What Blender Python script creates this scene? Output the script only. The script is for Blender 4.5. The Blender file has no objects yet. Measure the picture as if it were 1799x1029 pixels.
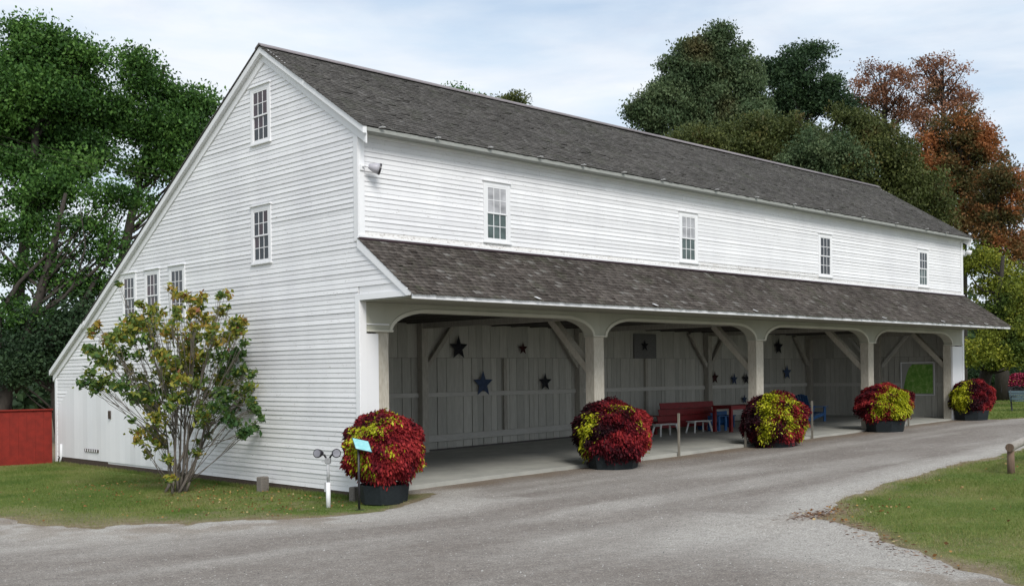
import bpy, bmesh, math, random
import numpy as np
from mathutils import Matrix, Vector
rng = np.random.default_rng(7); random.seed(7)
S = bpy.context.scene
COL = S.collection

# ---------------------------------------------------------------- camera
CAM = np.array([-13.385, -18.174, 2.553]); YAW, PITCH, ROLL = .7724, .0036, -.0114
FPX, CU, CV = 1926.8, 899.5, 650.0
F_ = np.array([math.sin(YAW)*math.cos(PITCH), math.cos(YAW)*math.cos(PITCH), math.sin(PITCH)])
R0 = np.array([math.cos(YAW), -math.sin(YAW), 0.]); U0 = np.cross(R0, F_)
R_ = R0*math.cos(ROLL)+U0*math.sin(ROLL); U_ = -R0*math.sin(ROLL)+U0*math.cos(ROLL)
cd = bpy.data.cameras.new('camera'); cam = bpy.data.objects.new('camera', cd); COL.objects.link(cam)
M = Matrix.Identity(4)
for i in range(3):
    M[i][0], M[i][1], M[i][2], M[i][3] = R_[i], U_[i], -F_[i], CAM[i]
cam.matrix_world = M
cd.sensor_width = 36; cd.lens = FPX*36/1799; cd.shift_y = (CV-514.5)/1799; cd.clip_end = 2000
S.camera = cam
# ---------------------------------------------------------------- world, sun, exposure
SUN_EL, SUN_AZ = math.radians(42), math.radians(206)       # azimuth clockwise from +Y
w = bpy.data.worlds.new('World'); S.world = w; w.use_nodes = True
nt = w.node_tree; nt.nodes.clear()
def nd(nt, t, **k):
    n = nt.nodes.new(t)
    for a, b in k.items():
        if a in n.inputs.keys(): n.inputs[a].default_value = b
        else: setattr(n, a, b)
    return n
def ramp(nt, stops, fac=None, interp='LINEAR'):
    r = nt.nodes.new('ShaderNodeValToRGB'); r.color_ramp.interpolation = interp
    e = r.color_ramp.elements
    while len(e) < len(stops): e.new(.5)
    for q, (p, c) in zip(e, stops):
        q.position = p; q.color = (*c, 1) if len(c) == 3 else c
    if fac is not None: nt.links.new(fac, r.inputs[0])
    return r
def mixc(nt, fac, a, b, mode='MIX'):
    m = nt.nodes.new('ShaderNodeMix'); m.data_type = 'RGBA'; m.blend_type = mode
    for i, v in ((0, fac), (6, a), (7, b)):
        if hasattr(v, 'is_linked') or hasattr(v, 'links'): nt.links.new(v, m.inputs[i])
        elif i == 0: m.inputs[0].default_value = v
        else: m.inputs[i].default_value = (*v, 1)
    return m.outputs[2]
sky = nd(nt, 'ShaderNodeTexSky', sky_type='NISHITA', sun_disc=False, sun_elevation=SUN_EL, sun_rotation=SUN_AZ)
sky.air_density = 1.0; sky.dust_density = 1.5; sky.ozone_density = 1.5
tc = nd(nt, 'ShaderNodeTexCoord')
mp = nd(nt, 'ShaderNodeMapping'); mp.inputs['Scale'].default_value = (1.6, 1.6, 7.5); mp.inputs['Rotation'].default_value = (.12, .2, .3)
nt.links.new(tc.outputs['Generated'], mp.inputs[0])
n1 = nd(nt, 'ShaderNodeTexNoise', Scale=1.6, Detail=7., Roughness=.56, Distortion=.3); nt.links.new(mp.outputs[0], n1.inputs['Vector'])
cm = ramp(nt, [(.33, (.50,)*3), (.46, (.80,)*3), (.58, (1,)*3)], n1.outputs[0])
n2 = nd(nt, 'ShaderNodeTexNoise', Scale=3.1, Detail=6., Roughness=.55); nt.links.new(mp.outputs[0], n2.inputs['Vector'])
cc = ramp(nt, [(.3, (4.9, 5.8, 6.7)), (.62, (6.2, 6.5, 6.9))], n2.outputs[0])
mc = mixc(nt, cm.outputs[0], sky.outputs[0], cc.outputs[0])
bg = nd(nt, 'ShaderNodeBackground', Strength=.095); nt.links.new(mc, bg.inputs[0])
wo = nd(nt, 'ShaderNodeOutputWorld'); nt.links.new(bg.outputs[0], wo.inputs[0])
sl = bpy.data.lights.new('sun', 'SUN'); sl.energy = 1.7; sl.angle = math.radians(22); sl.color = (1, .965, .91)
so = bpy.data.objects.new('sun', sl); COL.objects.link(so)
sd = Vector((math.sin(SUN_AZ)*math.cos(SUN_EL), math.cos(SUN_AZ)*math.cos(SUN_EL), math.sin(SUN_EL)))
so.rotation_euler = sd.to_track_quat('Z', 'Y').to_euler(); so.location = sd*60
S.view_settings.view_transform = 'Standard'; S.view_settings.look = 'None'
S.view_settings.exposure = 0.66; S.view_settings.gamma = 1; S.view_settings.use_curve_mapping = False
S.render.engine = 'CYCLES'
S.cycles.max_bounces = 8; S.cycles.transparent_max_bounces = 8

def at(u, v, depth):            # point of the place seen at (u, v) of the photograph, this far ahead
    return CAM + (F_ + (u-CU)/FPX*R_ - (v-CV)/FPX*U_)*depth
def atplane(u, v, ax, val):
    d = F_ + (u-CU)/FPX*R_ - (v-CV)/FPX*U_
    return CAM + d*(val-CAM[ax])/d[ax]

# ---------------------------------------------------------------- terrain height
GX = [-400,-60,-20,-1.5,-.3,.6,9,18.7,24,28.5,40,60,120,500]; GZ = [-.3,-.1,-.05,0,.02,.10,.245,.43,.54,.62,.75,.9,1.2,2.]
def G(x, y):
    z = np.interp(x, GX, GZ)
    y = np.asarray(y, float)
    z = z + .032*np.clip(-y-1.5, 0, 40)
    b = np.clip((y-1.0)/2, 0, 1)*(np.asarray(x) < 28.5)*(np.asarray(x) > -1.5)
    return z*(1-b)
def gz(x, y): return float(G(x, y))
def FL(x): return .2+.017*x      # floor slab of the open shed

# ---------------------------------------------------------------- materials
def principled(name, col=(.5,.5,.5), rough=.8, spec=.3, metal=0.):
    m = bpy.data.materials.new(name); m.use_nodes = True
    b = m.node_tree.nodes['Principled BSDF']
    b.inputs['Base Color'].default_value = (*col, 1); b.inputs['Roughness'].default_value = rough
    b.inputs['Specular IOR Level'].default_value = spec; b.inputs['Metallic'].default_value = metal
    return m, m.node_tree, b
def noise(t, scale, detail=5, rough=.55, vec='Object', stretch=None, dist=0.):
    c = nd(t, 'ShaderNodeTexCoord'); n = nd(t, 'ShaderNodeTexNoise', Scale=float(scale), Detail=float(detail), Roughness=rough, Distortion=float(dist))
    if vec == 'World':
        g = nd(t, 'ShaderNodeNewGeometry'); src = g.outputs['Position']
    else: src = c.outputs[vec]
    if stretch:
        mm = nd(t, 'ShaderNodeMapping'); mm.inputs['Scale'].default_value = stretch
        t.links.new(src, mm.inputs[0]); src = mm.outputs[0]
    t.links.new(src, n.inputs['Vector']); return n.outputs[0]
def bump(t, b, h, strength=.3, dist=.01):
    n = nd(t, 'ShaderNodeBump', Strength=strength, Distance=dist)
    t.links.new(h, n.inputs['Height']); t.links.new(n.outputs[0], b.inputs['Normal'])
def attr(t, name):
    return nd(t, 'ShaderNodeAttribute', attribute_name=name).outputs['Fac']
def objrand(t): return nd(t, 'ShaderNodeObjectInfo').outputs['Random']

def paint(name, base, dirt, worn, lo=.60, hi=.70, k=.70):
    m, t, b = principled(name, base, .62, .25)
    f1 = ramp(t, [(lo, (0,)*3), (hi, (1,)*3)], noise(t, 3.2, 9, .68, 'World', (1, 1, 5)))
    f2 = ramp(t, [(.35, (0,)*3), (.75, (1,)*3)], noise(t, .9, 6, .6, 'World', (1, 1, .5)))
    c = mixc(t, f2.outputs[0], base, dirt)
    r = ramp(t, [(0, (.90,)*3), (1, (1.03,)*3)], objrand(t))
    c = mixc(t, 1., c, r.outputs[0], 'MULTIPLY')
    sp = ramp(t, [(k, (0,)*3), (k+.06, (.8,)*3)], noise(t, 14, 5, .7, 'World', (1, 1, 3)))
    mask = nd(t, 'ShaderNodeMath', operation='MULTIPLY'); t.links.new(f1.outputs[0], mask.inputs[0]); t.links.new(sp.outputs[0], mask.inputs[1])
    c = mixc(t, mask.outputs[0], c, worn)
    t.links.new(c, b.inputs['Base Color'])
    bump(t, b, noise(t, 60, 4, .6, 'World', (1, 1, 4)), .12, .004)
    return m
M_white = paint('white_paint_siding', (.81, .81, .82), (.70, .70, .72), (.33, .31, .29), .50, .60, .57)
M_trim = paint('white_paint_trim', (.82, .82, .83), (.75, .76, .78), (.45, .43, .40), .66, .76)
M_sheath = principled('dark_sheathing', (.10, .09, .085), .9)[0]
M_rot = paint('weathered_peeling_board', (.76, .76, .76), (.66, .64, .62), (.30, .27, .25), .44, .56, k=.5)

def wood(name, a, bcol, sc=(8, 8, .6), rough=.85, rnd=.25, bs=.3):
    m, t, b = principled(name, a, rough, .2)
    f = ramp(t, [(.3, (0,)*3), (.72, (1,)*3)], noise(t, 5, 8, .65, 'World', sc))
    c = mixc(t, f.outputs[0], a, bcol)
    r = ramp(t, [(0, (1-rnd,)*3), (1, (1+rnd*.6,)*3)], objrand(t)); c = mixc(t, 1., c, r.outputs[0], 'MULTIPLY')
    t.links.new(c, b.inputs['Base Color'])
    bump(t, b, noise(t, 12, 6, .7, 'World', sc), bs, .01)
    return m
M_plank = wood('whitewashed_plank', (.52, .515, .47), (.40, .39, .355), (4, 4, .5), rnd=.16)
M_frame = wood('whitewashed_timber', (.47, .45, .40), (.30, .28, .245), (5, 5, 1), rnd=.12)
M_frameX = wood('aged_timber_across', (.60, .59, .55), (.46, .45, .42), (1, 6, 6), rnd=.12)
M_frameD = wood('weathered_stake', (.26, .24, .20), (.13, .12, .10), (5, 5, 1))
M_post = wood('weathered_post', (.58, .55, .48), (.40, .36, .29), (5, 5, 1.2), rnd=.08)
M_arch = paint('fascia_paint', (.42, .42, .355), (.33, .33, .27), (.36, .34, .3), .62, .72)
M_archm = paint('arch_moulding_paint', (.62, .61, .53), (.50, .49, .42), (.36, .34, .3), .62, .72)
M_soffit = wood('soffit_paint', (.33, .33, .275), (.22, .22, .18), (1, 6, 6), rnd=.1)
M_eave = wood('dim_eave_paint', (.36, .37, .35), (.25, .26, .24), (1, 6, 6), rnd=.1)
M_gapshade = wood('dark_gap_shade', (.055, .035, .042), (.035, .025, .028), (1, 4, 4), .6)  # shadow gap below the white flashing, put into the colour with its purple fringe
M_ridge = wood('ridge_weathered', (.26, .235, .245), (.16, .145, .15), (1, 4, 4))
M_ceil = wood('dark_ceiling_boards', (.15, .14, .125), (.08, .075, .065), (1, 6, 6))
M_base = wood('brown_sill_board', (.10, .075, .06), (.05, .038, .032), (2, 2, 6))
M_grey = wood('grey_weathered_log', (.42, .40, .37), (.24, .21, .185), (3, 3, 3))
M_log = wood('brown_log', (.20, .135, .10), (.10, .07, .05), (8, 8, 1))

def shingle_mat(name, a, bcol, light, moss):
    m, t, b = principled(name, a, .9, .15)
    k = attr(t, 'tone')
    add = nd(t, 'ShaderNodeMath', operation='ADD'); t.links.new(k, add.inputs[0])
    rr = ramp(t, [(0, (0,)*3), (1, (.0,)*3)], objrand(t)); t.links.new(rr.outputs[0], add.inputs[1])
    c = ramp(t, [(0, bcol), (.55, a), (.86, tuple(x*1.25 for x in a)), (.95, light), (1, light)], add.outputs[0])
    big = ramp(t, [(.35, (.84,)*3), (.65, (1.12,)*3)], noise(t, .55, 6, .6, 'World', (1, 1.6, 1.6)))
    cc = mixc(t, 1., c.outputs[0], big.outputs[0], 'MULTIPLY')
    mo = ramp(t, [(.52, (0,)*3), (.68, (.6,)*3)], noise(t, 1.7, 6, .65, 'World'))
    cc = mixc(t, mo.outputs[0], cc, moss)
    gr = ramp(t, [(.3, (.75,)*3), (.7, (1.25,)*3)], noise(t, 30, 4, .6, 'World', (1.4, .35, .35)))
    cc = mixc(t, 1., cc, gr.outputs[0], 'MULTIPLY')
    t.links.new(cc, b.inputs['Base Color'])
    bump(t, b, noise(t, 70, 3, .6, 'World', (1.5, .3, .3)), .4, .006)
    return m
M_sh1 = shingle_mat('main_roof_shingle', (.100, .095, .090), (.070, .066, .062), (.14, .135, .13), (.085, .088, .070))
M_sh2 = shingle_mat('lower_roof_shingle', (.092, .080, .072), (.054, .045, .040), (.165, .155, .145), (.070, .072, .050))

def glass(name, base, rough=.06):
    m, t, b = principled(name, base, rough, .5)
    c = mixc(t, ramp(t, [(.3, (0,)*3), (.7, (1,)*3)], noise(t, 2.3, 4, .5, 'World', (1, 1, 2))).outputs[0], base, tuple(x*.45 for x in base))
    t.links.new(c, b.inputs['Base Color'])
    bump(t, b, noise(t, 3, 2, .5, 'World'), .06, .02)
    return m
M_gdark = glass('dark_window_glass', (.022, .026, .03))
M_gmaroon = glass('dark_warm_glass', (.05, .02, .025))
M_gcurt = glass('glass_with_white_curtain', (.50, .50, .52), .15)
M_gscreen = glass('glass_behind_screen', (.10, .14, .135), .35)

def leafmat(name, stops, rough=.6, trans=.25, patch=None):
    m = bpy.data.materials.new(name); m.use_nodes = True; t = m.node_tree; t.nodes.clear()
    out = nd(t, 'ShaderNodeOutputMaterial')
    c = ramp(t, stops, attr(t, 'tone')).outputs[0]
    if patch:
        f = ramp(t, [(patch[1], (0,)*3), (patch[2], (1,)*3)], noise(t, patch[3], 3, .5, 'World'))
        c = mixc(t, f.outputs[0], c, patch[0])
    d = nd(t, 'ShaderNodeBsdfPrincipled', Roughness=rough); d.inputs['Specular IOR Level'].default_value = .25
    tr = nd(t, 'ShaderNodeBsdfTranslucent'); mx = nd(t, 'ShaderNodeMixShader'); mx.inputs[0].default_value = trans
    t.links.new(c, d.inputs['Base Color']); t.links.new(c, tr.inputs[0])
    t.links.new(d.outputs[0], mx.inputs[1]); t.links.new(tr.outputs[0], mx.inputs[2]); t.links.new(mx.outputs[0], out.inputs[0])
    return m
M_bark = wood('grey_bark', (.065, .056, .048), (.028, .024, .02), (5, 5, 1), bs=.8)
M_twig = wood('shrub_stem_bark', (.19, .165, .14), (.09, .078, .068), (8, 8, 1.5), bs=.4)

# ---------------------------------------------------------------- mesh helpers
def link(name, me, mat, parent=None, kind=None):
    o = bpy.data.objects.new(name, me); COL.objects.link(o)
    if mat is not None and not me.materials: me.materials.append(mat)
    if parent is not None: o.parent = parent
    if kind: o['kind'] = kind
    return o
def fixn(me):
    bm = bmesh.new(); bm.from_mesh(me); bmesh.ops.recalc_face_normals(bm, faces=bm.faces); bm.to_mesh(me); bm.free()
class MB:
    def __init__(s): s.v = []; s.f = []
    def add(s, v, f):
        n = len(s.v); s.v += [tuple(map(float, p)) for p in v]; s.f += [tuple(i+n for i in q) for q in f]; return s
    def box(s, x0, x1, y0, y1, z0, z1):
        return s.add([(x0,y0,z0),(x1,y0,z0),(x1,y1,z0),(x0,y1,z0),(x0,y0,z1),(x1,y0,z1),(x1,y1,z1),(x0,y1,z1)],
                     [(0,3,2,1),(4,5,6,7),(0,1,5,4),(1,2,6,5),(2,3,7,6),(3,0,4,7)])
    def prism(s, poly, off):            # poly: list of 3-D points, off: extrusion vector
        n = len(poly); a = [tuple(p) for p in poly]; o = np.array(off)
        b = [tuple(np.array(p)+o) for p in a]
        return s.add(a+b, [tuple(range(n))[::-1], tuple(range(n, 2*n))]+[(i,(i+1)%n,(i+1)%n+n,i+n) for i in range(n)])
    def beam(s, p, q, w, h, up=(0,0,1)):   # rectangular bar between two points
        p, q = np.array(p, float), np.array(q, float); d = q-p; d /= np.linalg.norm(d)
        a = np.cross(d, up); a /= np.linalg.norm(a); c = np.cross(a, d)
        poly = [p+a*w/2*i+c*h/2*j for i, j in ((-1,-1),(1,-1),(1,1),(-1,1))]
        return s.prism(poly, q-p)
    def tube(s, pts, rad, n=8, cap=True):
        pts = [np.array(p, float) for p in pts]; k = len(pts); rad = list(rad) if hasattr(rad, '__len__') else [rad]*k
        vs = []; base = None
        for i in range(k):
            d = pts[min(i+1,k-1)]-pts[max(i-1,0)]; d /= (np.linalg.norm(d)+1e-9)
            ref = np.array((0,0,1.)) if abs(d[2]) < .9 else np.array((1.,0,0))
            a = np.cross(d, ref); a /= np.linalg.norm(a); b = np.cross(d, a)
            for j in range(n):
                t = 2*math.pi*j/n; vs.append(pts[i]+rad[i]*(math.cos(t)*a+math.sin(t)*b))
        fs = [(i*n+j, i*n+(j+1)%n, (i+1)*n+(j+1)%n, (i+1)*n+j) for i in range(k-1) for j in range(n)]
        if cap: fs += [tuple(range(n))[::-1], tuple(range((k-1)*n, k*n))]
        return s.add(vs, fs)
    def lathe(s, prof, c=(0,0,0), n=24, axis=None):
        vs = []; 
        for r, z in prof:
            for j in range(n):
                t = 2*math.pi*j/n; vs.append((c[0]+r*math.cos(t), c[1]+r*math.sin(t), c[2]+z))
        k = len(prof)
        fs = [(i*n+j, i*n+(j+1)%n, (i+1)*n+(j+1)%n, (i+1)*n+j) for i in range(k-1) for j in range(n)]
        fs += [tuple(range(n))[::-1], tuple(range((k-1)*n, k*n))]
        return s.add(vs, fs)
    def mesh(s, name, smooth=False, bevel=0):
        me = bpy.data.meshes.new(name); me.from_pydata(s.v, [], s.f); 
        bm = bmesh.new(); bm.from_mesh(me); bmesh.ops.recalc_face_normals(bm, faces=bm.faces)
        if bevel: bmesh.ops.bevel(bm, geom=list(bm.edges), offset=bevel, segments=1, affect='EDGES')
        bm.to_mesh(me); bm.free()
        if smooth: me.polygons.foreach_set('use_smooth', [True]*len(me.polygons))
        return me
    def build(s, name, mat, parent=None, smooth=False, bevel=0, kind=None):
        return link(name, s.mesh(name, smooth, bevel), mat, parent, kind)
def thing(name, label, cat, loc=(0,0,0), group=None, rotz=0):
    o = bpy.data.objects.new(name, None); COL.objects.link(o); o.location = loc; o.rotation_euler = (0,0,rotz)
    o.empty_display_size = .2
    o['label'] = label; o['category'] = cat
    if group: o['group'] = group
    return o
def tag(o, label, cat, group=None):
    o['label'] = label; o['category'] = cat
    if group: o['group'] = group
    return o
def fastmesh(name, verts, quads, tone=None, smooth=False):
    """verts (N,3); quads (M,k) int array of equal-size polygons; tone (M,) per-face value"""
    me = bpy.data.meshes.new(name); verts = np.asarray(verts, np.float32); quads = np.asarray(quads, np.int32)
    Mn, k = quads.shape
    me.vertices.add(len(verts)); me.vertices.foreach_set('co', verts.ravel())
    me.loops.add(Mn*k); me.loops.foreach_set('vertex_index', quads.ravel())
    me.polygons.add(Mn); me.polygons.foreach_set('loop_start', np.arange(Mn, dtype=np.int32)*k)
    if tone is not None:
        a = me.attributes.new('tone', 'FLOAT', 'FACE'); a.data.foreach_set('value', np.asarray(tone, np.float32))
    me.update(calc_edges=True)
    if smooth: me.polygons.foreach_set('use_smooth', [True]*Mn)
    return me

# ================================================================= GROUND
# lawn outlines (x, y): the left lawn in front of the gable, the island right, the far lawn behind the drive
lawnL = [(-60,60),(-60,6.5),(-14,5.2),(-8.5,4.2),(-6.2,3.0),(-5.2,.4),(-4.7,-.25),(-3.5,-.75),(-2.6,-1.2),(-1.8,-1.7),(-.8,-1.75),(.2,-1.6),(.95,-1.25),(1.3,-.7),(.6,-.15),(.3,60)]
isl = [(15.2,-7.5),(14.58,-7.57),(11.0,-7.7),(8.98,-7.9),(6.9,-8.2),(5.2,-8.4),(3.5,-8.8),(2.1,-9.35),(1.15,-9.65),(.95,-10.1),(.5,-10.75),(-.25,-11.6),(-.9,-12.4),(-1.6,-13.1),(-2.2,-14.0),(-4,-16),(-8,-24),(40,-30),(90,-16),(40,-8.6),(25,-7.7)]
lawnR = [(28.3,-.2),(28.7,-1.45),(31,-1.9),(36,-2.4),(50,-3.2),(95,-6),(95,60),(28.3,60)]
def sdist(px, py, poly):
    P = np.array(poly, float); Q = np.roll(P, -1, 0); d = np.full(px.shape, 1e9); ins = np.zeros(px.shape, bool)
    for a, b in zip(P, Q):
        ab = b-a; t = np.clip(((px-a[0])*ab[0]+(py-a[1])*ab[1])/(ab@ab), 0, 1)
        d = np.minimum(d, np.hypot(px-a[0]-t*ab[0], py-a[1]-t*ab[1]))
        c = ((a[1] > py) != (b[1] > py)) & (px < (b[0]-a[0])*(py-a[1])/(b[1]-a[1]+1e-12)+a[0])
        ins ^= c
    return np.where(ins, d, -d)
def vnoise(x, y, s, seed):
    r = np.random.default_rng(seed); T = r.random((256, 256))
    X = x/s+100; Y = y/s+100; xi = np.floor(X).astype(int); yi = np.floor(Y).astype(int); fx = X-xi; fy = Y-yi
    fx = fx*fx*(3-2*fx); fy = fy*fy*(3-2*fy)
    g = lambda i, j: T[i % 256, j % 256]
    return (g(xi,yi)*(1-fx)+g(xi+1,yi)*fx)*(1-fy)+(g(xi,yi+1)*(1-fx)+g(xi+1,yi+1)*fx)*fy
def lawnsd(x, y):
    d = np.maximum(np.maximum(sdist(x, y, lawnL), sdist(x, y, isl)), sdist(x, y, lawnR))
    n = (vnoise(x, y, .9, 1)-.5)*.6+(vnoise(x, y, .3, 2)-.5)*.45+(vnoise(x, y, .12, 3)-.5)*.25
    return d + n*(.35+.65*(x < -2.5))
def lines(a, b, fa, fb, fine, coarse):
    l = list(np.arange(fa, fb, fine)); p = fa
    s = fine
    while p > a: s = min(s*1.25, coarse); p -= s; l.insert(0, p)
    p = l[-1]; s = fine
    while p < b: s = min(s*1.25, coarse); p += s; l.append(p)
    return np.array(l)
def sheet(name, xs, ys, zf, mat, attrs):
    X, Y = np.meshgrid(xs, ys, indexing='ij'); Z = zf(X, Y)
    n, m = X.shape; idx = np.arange(n*m).reshape(n, m)
    q = np.stack([idx[:-1,:-1], idx[1:,:-1], idx[1:,1:], idx[:-1,1:]], -1).reshape(-1, 4)
    me = fastmesh(name, np.stack([X, Y, Z], -1).reshape(-1, 3), q, smooth=True)
    for k, fn in attrs.items():
        a = me.attributes.new(k, 'FLOAT', 'POINT'); a.data.foreach_set('value', fn(X, Y).ravel().astype(np.float32))
    return link(name, me, mat, kind='structure')
# grass material
m, t, b = principled('lawn_grass', (.07, .11, .03), .95, .1); M_grass = m
f = ramp(t, [(.33, (.075, .118, .026)), (.5, (.125, .168, .042)), (.66, (.20, .21, .072))], noise(t, .8, 8, .65, 'World'))
fd = ramp(t, [(.0, (1,)*3), (.55, (0,)*3)], attr(t, 'edge'))
brown = ramp(t, [(.3, (.27, .225, .16)), (.7, (.17, .125, .075))], noise(t, 4, 6, .6, 'World'))
pt = ramp(t, [(.50, (0,)*3), (.66, (.75,)*3)], noise(t, 1.6, 7, .7, 'World', (1, 1, 1), 1.))
mx = nd(t, 'ShaderNodeMath', operation='MAXIMUM'); t.links.new(fd.outputs[0], mx.inputs[0])
pm = nd(t, 'ShaderNodeMath', operation='MULTIPLY'); t.links.new(pt.outputs[0], pm.inputs[0]); t.links.new(attr(t, 'dry'), pm.inputs[1]); t.links.new(pm.outputs[0], mx.inputs[1])
c = mixc(t, mx.outputs[0], f.outputs[0], brown.outputs[0])
t.links.new(mixc(t, 1., c, ramp(t, [(.3, (.6,)*3), (.7, (1.35,)*3)], noise(t, 22, 5, .7, 'World')).outputs[0], 'MULTIPLY'), b.inputs['Base Color'])
bump(t, b, noise(t, 45, 5, .7, 'World'), .8, .03)
def edgeattr(X, Y): return np.clip((lawnsd(X, Y)+(vnoise(X, Y, .7, 31)-.5)*.8)/(1.0+2.4*(X < -2.)), 0, 1)
def dryattr(X, Y): return np.clip(1.15-.28*np.hypot(X+1., Y+.2)*.45, 0, 1)*(X < 3)+np.clip(1-lawnsd(X, Y)/2.5, 0, 1)*.6+.12
xs = lines(-260, 420, -12, 32, .25, 25); ys = lines(-60, 420, -17, 18, .25, 25)
def under(X, Y):
    z = G(X, Y) + .02*(vnoise(X, Y, 1.3, 5)-.5)
    ins = (X > .35) & (X < 28.2) & (Y > .25) & (Y < 15)
    return np.where(ins, np.minimum(z, FL(X)-.12), z)
sheet('ground', xs, ys, under, M_grass, {'edge': edgeattr, 'dry': dryattr})
# gravel material
m, t, b = principled('gravel_drive', (.2, .19, .18), .95, .15); M_gravel = m
fine = noise(t, 42, 7, .85, 'World'); mid = noise(t, 7, 8, .78, 'World'); big = noise(t, .35, 5, .55, 'World', (1, 1.8, 1))
core = ramp(t, [(.3, (.160, .140, .125)), (.7, (.268, .238, .212))], mid)
pale = ramp(t, [(.3, (.31, .29, .265)), (.7, (.46, .435, .40))], mid)
sh = attr(t, 'pale'); bl = nd(t, 'ShaderNodeMath', operation='ADD'); t.links.new(sh, bl.inputs[0])
bs = ramp(t, [(.35, (-.0,)*3), (.75, (.35,)*3)], big); t.links.new(bs.outputs[0], bl.inputs[1])
nb = nd(t, 'ShaderNodeMath', operation='ADD'); t.links.new(bl.outputs[0], nb.inputs[0])
mm_ = ramp(t, [(.3, (0,)*3), (.8, (.3,)*3)], noise(t, 2.4, 8, .75, 'World')); t.links.new(mm_.outputs[0], nb.inputs[1])
f = ramp(t, [(.15, (0,)*3), (1., (1,)*3)], nb.outputs[0])
c = mixc(t, f.outputs[0], core.outputs[0], pale.outputs[0])
c = mixc(t, attr(t, 'soil'), c, (.20, .158, .12))
fr = ramp(t, [(.33, (.35,)*3), (.47, (.85,)*3), (.56, (1.15,)*3), (.66, (2.3,)*3)], fine)
c = mixc(t, 1., c, fr.outputs[0], 'MULTIPLY')
t.links.new(c, b.inputs['Base Color'])
hh = nd(t, 'ShaderNodeMath', operation='ADD'); t.links.new(fine, hh.inputs[0]); t.links.new(mid, hh.inputs[1])
bump(t, b, hh.outputs[0], .7, .02)
def zgrav(X, Y):
    s = -lawnsd(X, Y)
    z = G(X, Y)+.02*(vnoise(X, Y, 1.3, 5)-.5)+np.clip(s*.09, -.09, .014)
    z = z+np.where(s > .3, .006*(vnoise(X, Y, .25, 8)-.5), 0)
    ins = (X > .2) & (X < 28.4) & (Y > .22)
    return np.where(ins, z-.4, z)
def paleattr(X, Y):
    s = -lawnsd(X, Y)
    sp = -np.maximum(sdist(X, Y, lawnL), sdist(X, Y, isl))
    v = np.clip(1-sp/np.where(X < 1, 2.3, 1.25), 0, 1)**.6*1.05
    # pale apron where the two drives part, and the washed strip along the shed
    v = np.maximum(v, .75*np.exp(-(((X+.2)/2.2)**2+((Y+9.3)/1.3)**2)))
    v = np.maximum(v, .65*np.exp(-((X+5.6+.75*(Y+13.5))/1.0)**2)*(Y < -9.5))
    trk = vnoise(X*.25+Y*.05, Y*1.3, .8, 41); v = np.maximum(v, .45*np.clip((trk-.5)*2.2, 0, 1))
    strip = -2.35+.01*X
    v = np.maximum(v, .42*np.exp(-((Y-strip)/.42)**2)*(X > 1)*(X < 30))
    v = np.maximum(v, .55*np.exp(-((Y+2.15+.25*(X+3))/.55)**2)*(X < 1.5))
    return v
def soilattr(X, Y):
    v = .85*np.clip((Y+1.0)/.6, 0, 1)*(X > .8)*(X < 29)*(.5+.8*vnoise(X, Y, .6, 9))
    dust = np.clip(1+lawnsd(X, Y)/2.2, 0, 1)*(X < -2)*np.clip((vnoise(X, Y, .8, 51)*.6+vnoise(X, Y, .25, 52)*.5-.42)*4, 0, 1)*.75
    v = np.maximum(v, dust)
    tip = np.exp(-(((X-1.1)/.8)**2+((Y+9.5)/.4)**2))
    e = np.clip(1+lawnsd(X, Y)/.22, 0, 1)*.6
    return np.clip(np.maximum(np.maximum(v, tip*.35), e*.45), 0, 1)
xs = lines(-60, 110, -11, 31, .11, 6); ys = lines(-40, 12, -15, 1.0, .11, 6)
gd = sheet('gravel_drive', xs, ys, zgrav, M_gravel, {'pale': paleattr, 'soil': soilattr})

# floor slab of the open shed
m, t, b = principled('concrete_floor', (.2, .2, .18), .8, .3); M_floor = m
c = ramp(t, [(.3, (.29, .29, .265)), (.7, (.42, .415, .375))], noise(t, 1.2, 8, .65, 'World'))
t.links.new(c.outputs[0], b.inputs['Base Color']); bump(t, b, noise(t, 25, 5, .6, 'World'), .2, .01)
sb = MB(); sb.add([(.02,0,FL(0)-.5),(28.6,0,FL(28.6)-.5),(28.6,6.55,FL(28.6)-.5),(.02,6.55,FL(0)-.5),(.02,0,FL(0)),(28.6,0,FL(28.6)),(28.6,6.55,FL(28.6)),(.02,6.55,FL(0))],
       [(0,3,2,1),(4,5,6,7),(0,1,5,4),(1,2,6,5),(2,3,7,6),(3,0,4,7)])

# ================================================================= BARN
L = 28.65; ZR, YR = 10.04, 3.48
barn = thing('white_barn', 'long white clapboard saltbox barn with open arcaded shed along its front', 'barn')
sb.build('floor_slab', M_floor, barn)
sF = (ZR-7.62)/(YR+.35); sB = .602; sB2 = .568; sP = (5.39-4.157)/1.754
# --- sheathing and structural walls (gables, front upper wall, rear walls)
def gable_poly(x):
    return [(x, .03, 4.12), (x, .03, 7.55), (x, YR, ZR-.14), (x, 13.15, ZR-.14-sB*(13.15-YR)), (x, 15.5, 2.75), (x, 15.5, -.1), (x, .03, -.1)]
s = MB(); s.prism(gable_poly(.0), (.1, 0, 0)); s.prism([(0, -.001, 5.30), (0, -1.55, 4.19), (0, -.001, 4.19)], (.06, 0, 0))
s.build('gable_sheathing', M_white, barn)
s = MB(); s.prism(gable_poly(L-.1), (.1, 0, 0)); s.prism([(L, -.001, 5.30), (L, -1.55, 4.19), (L, -.001, 4.19)], (-.06, 0, 0)); s.build('far_gable_wall', M_white, barn)
MB().box(.1, L-.1, .001, .1, 4.12, 7.56).build('front_sheathing', M_white, barn)
MB().box(.1, L-.1, 15.4, 15.5, -.1, 2.8).build('rear_wall', M_white, barn)
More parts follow.
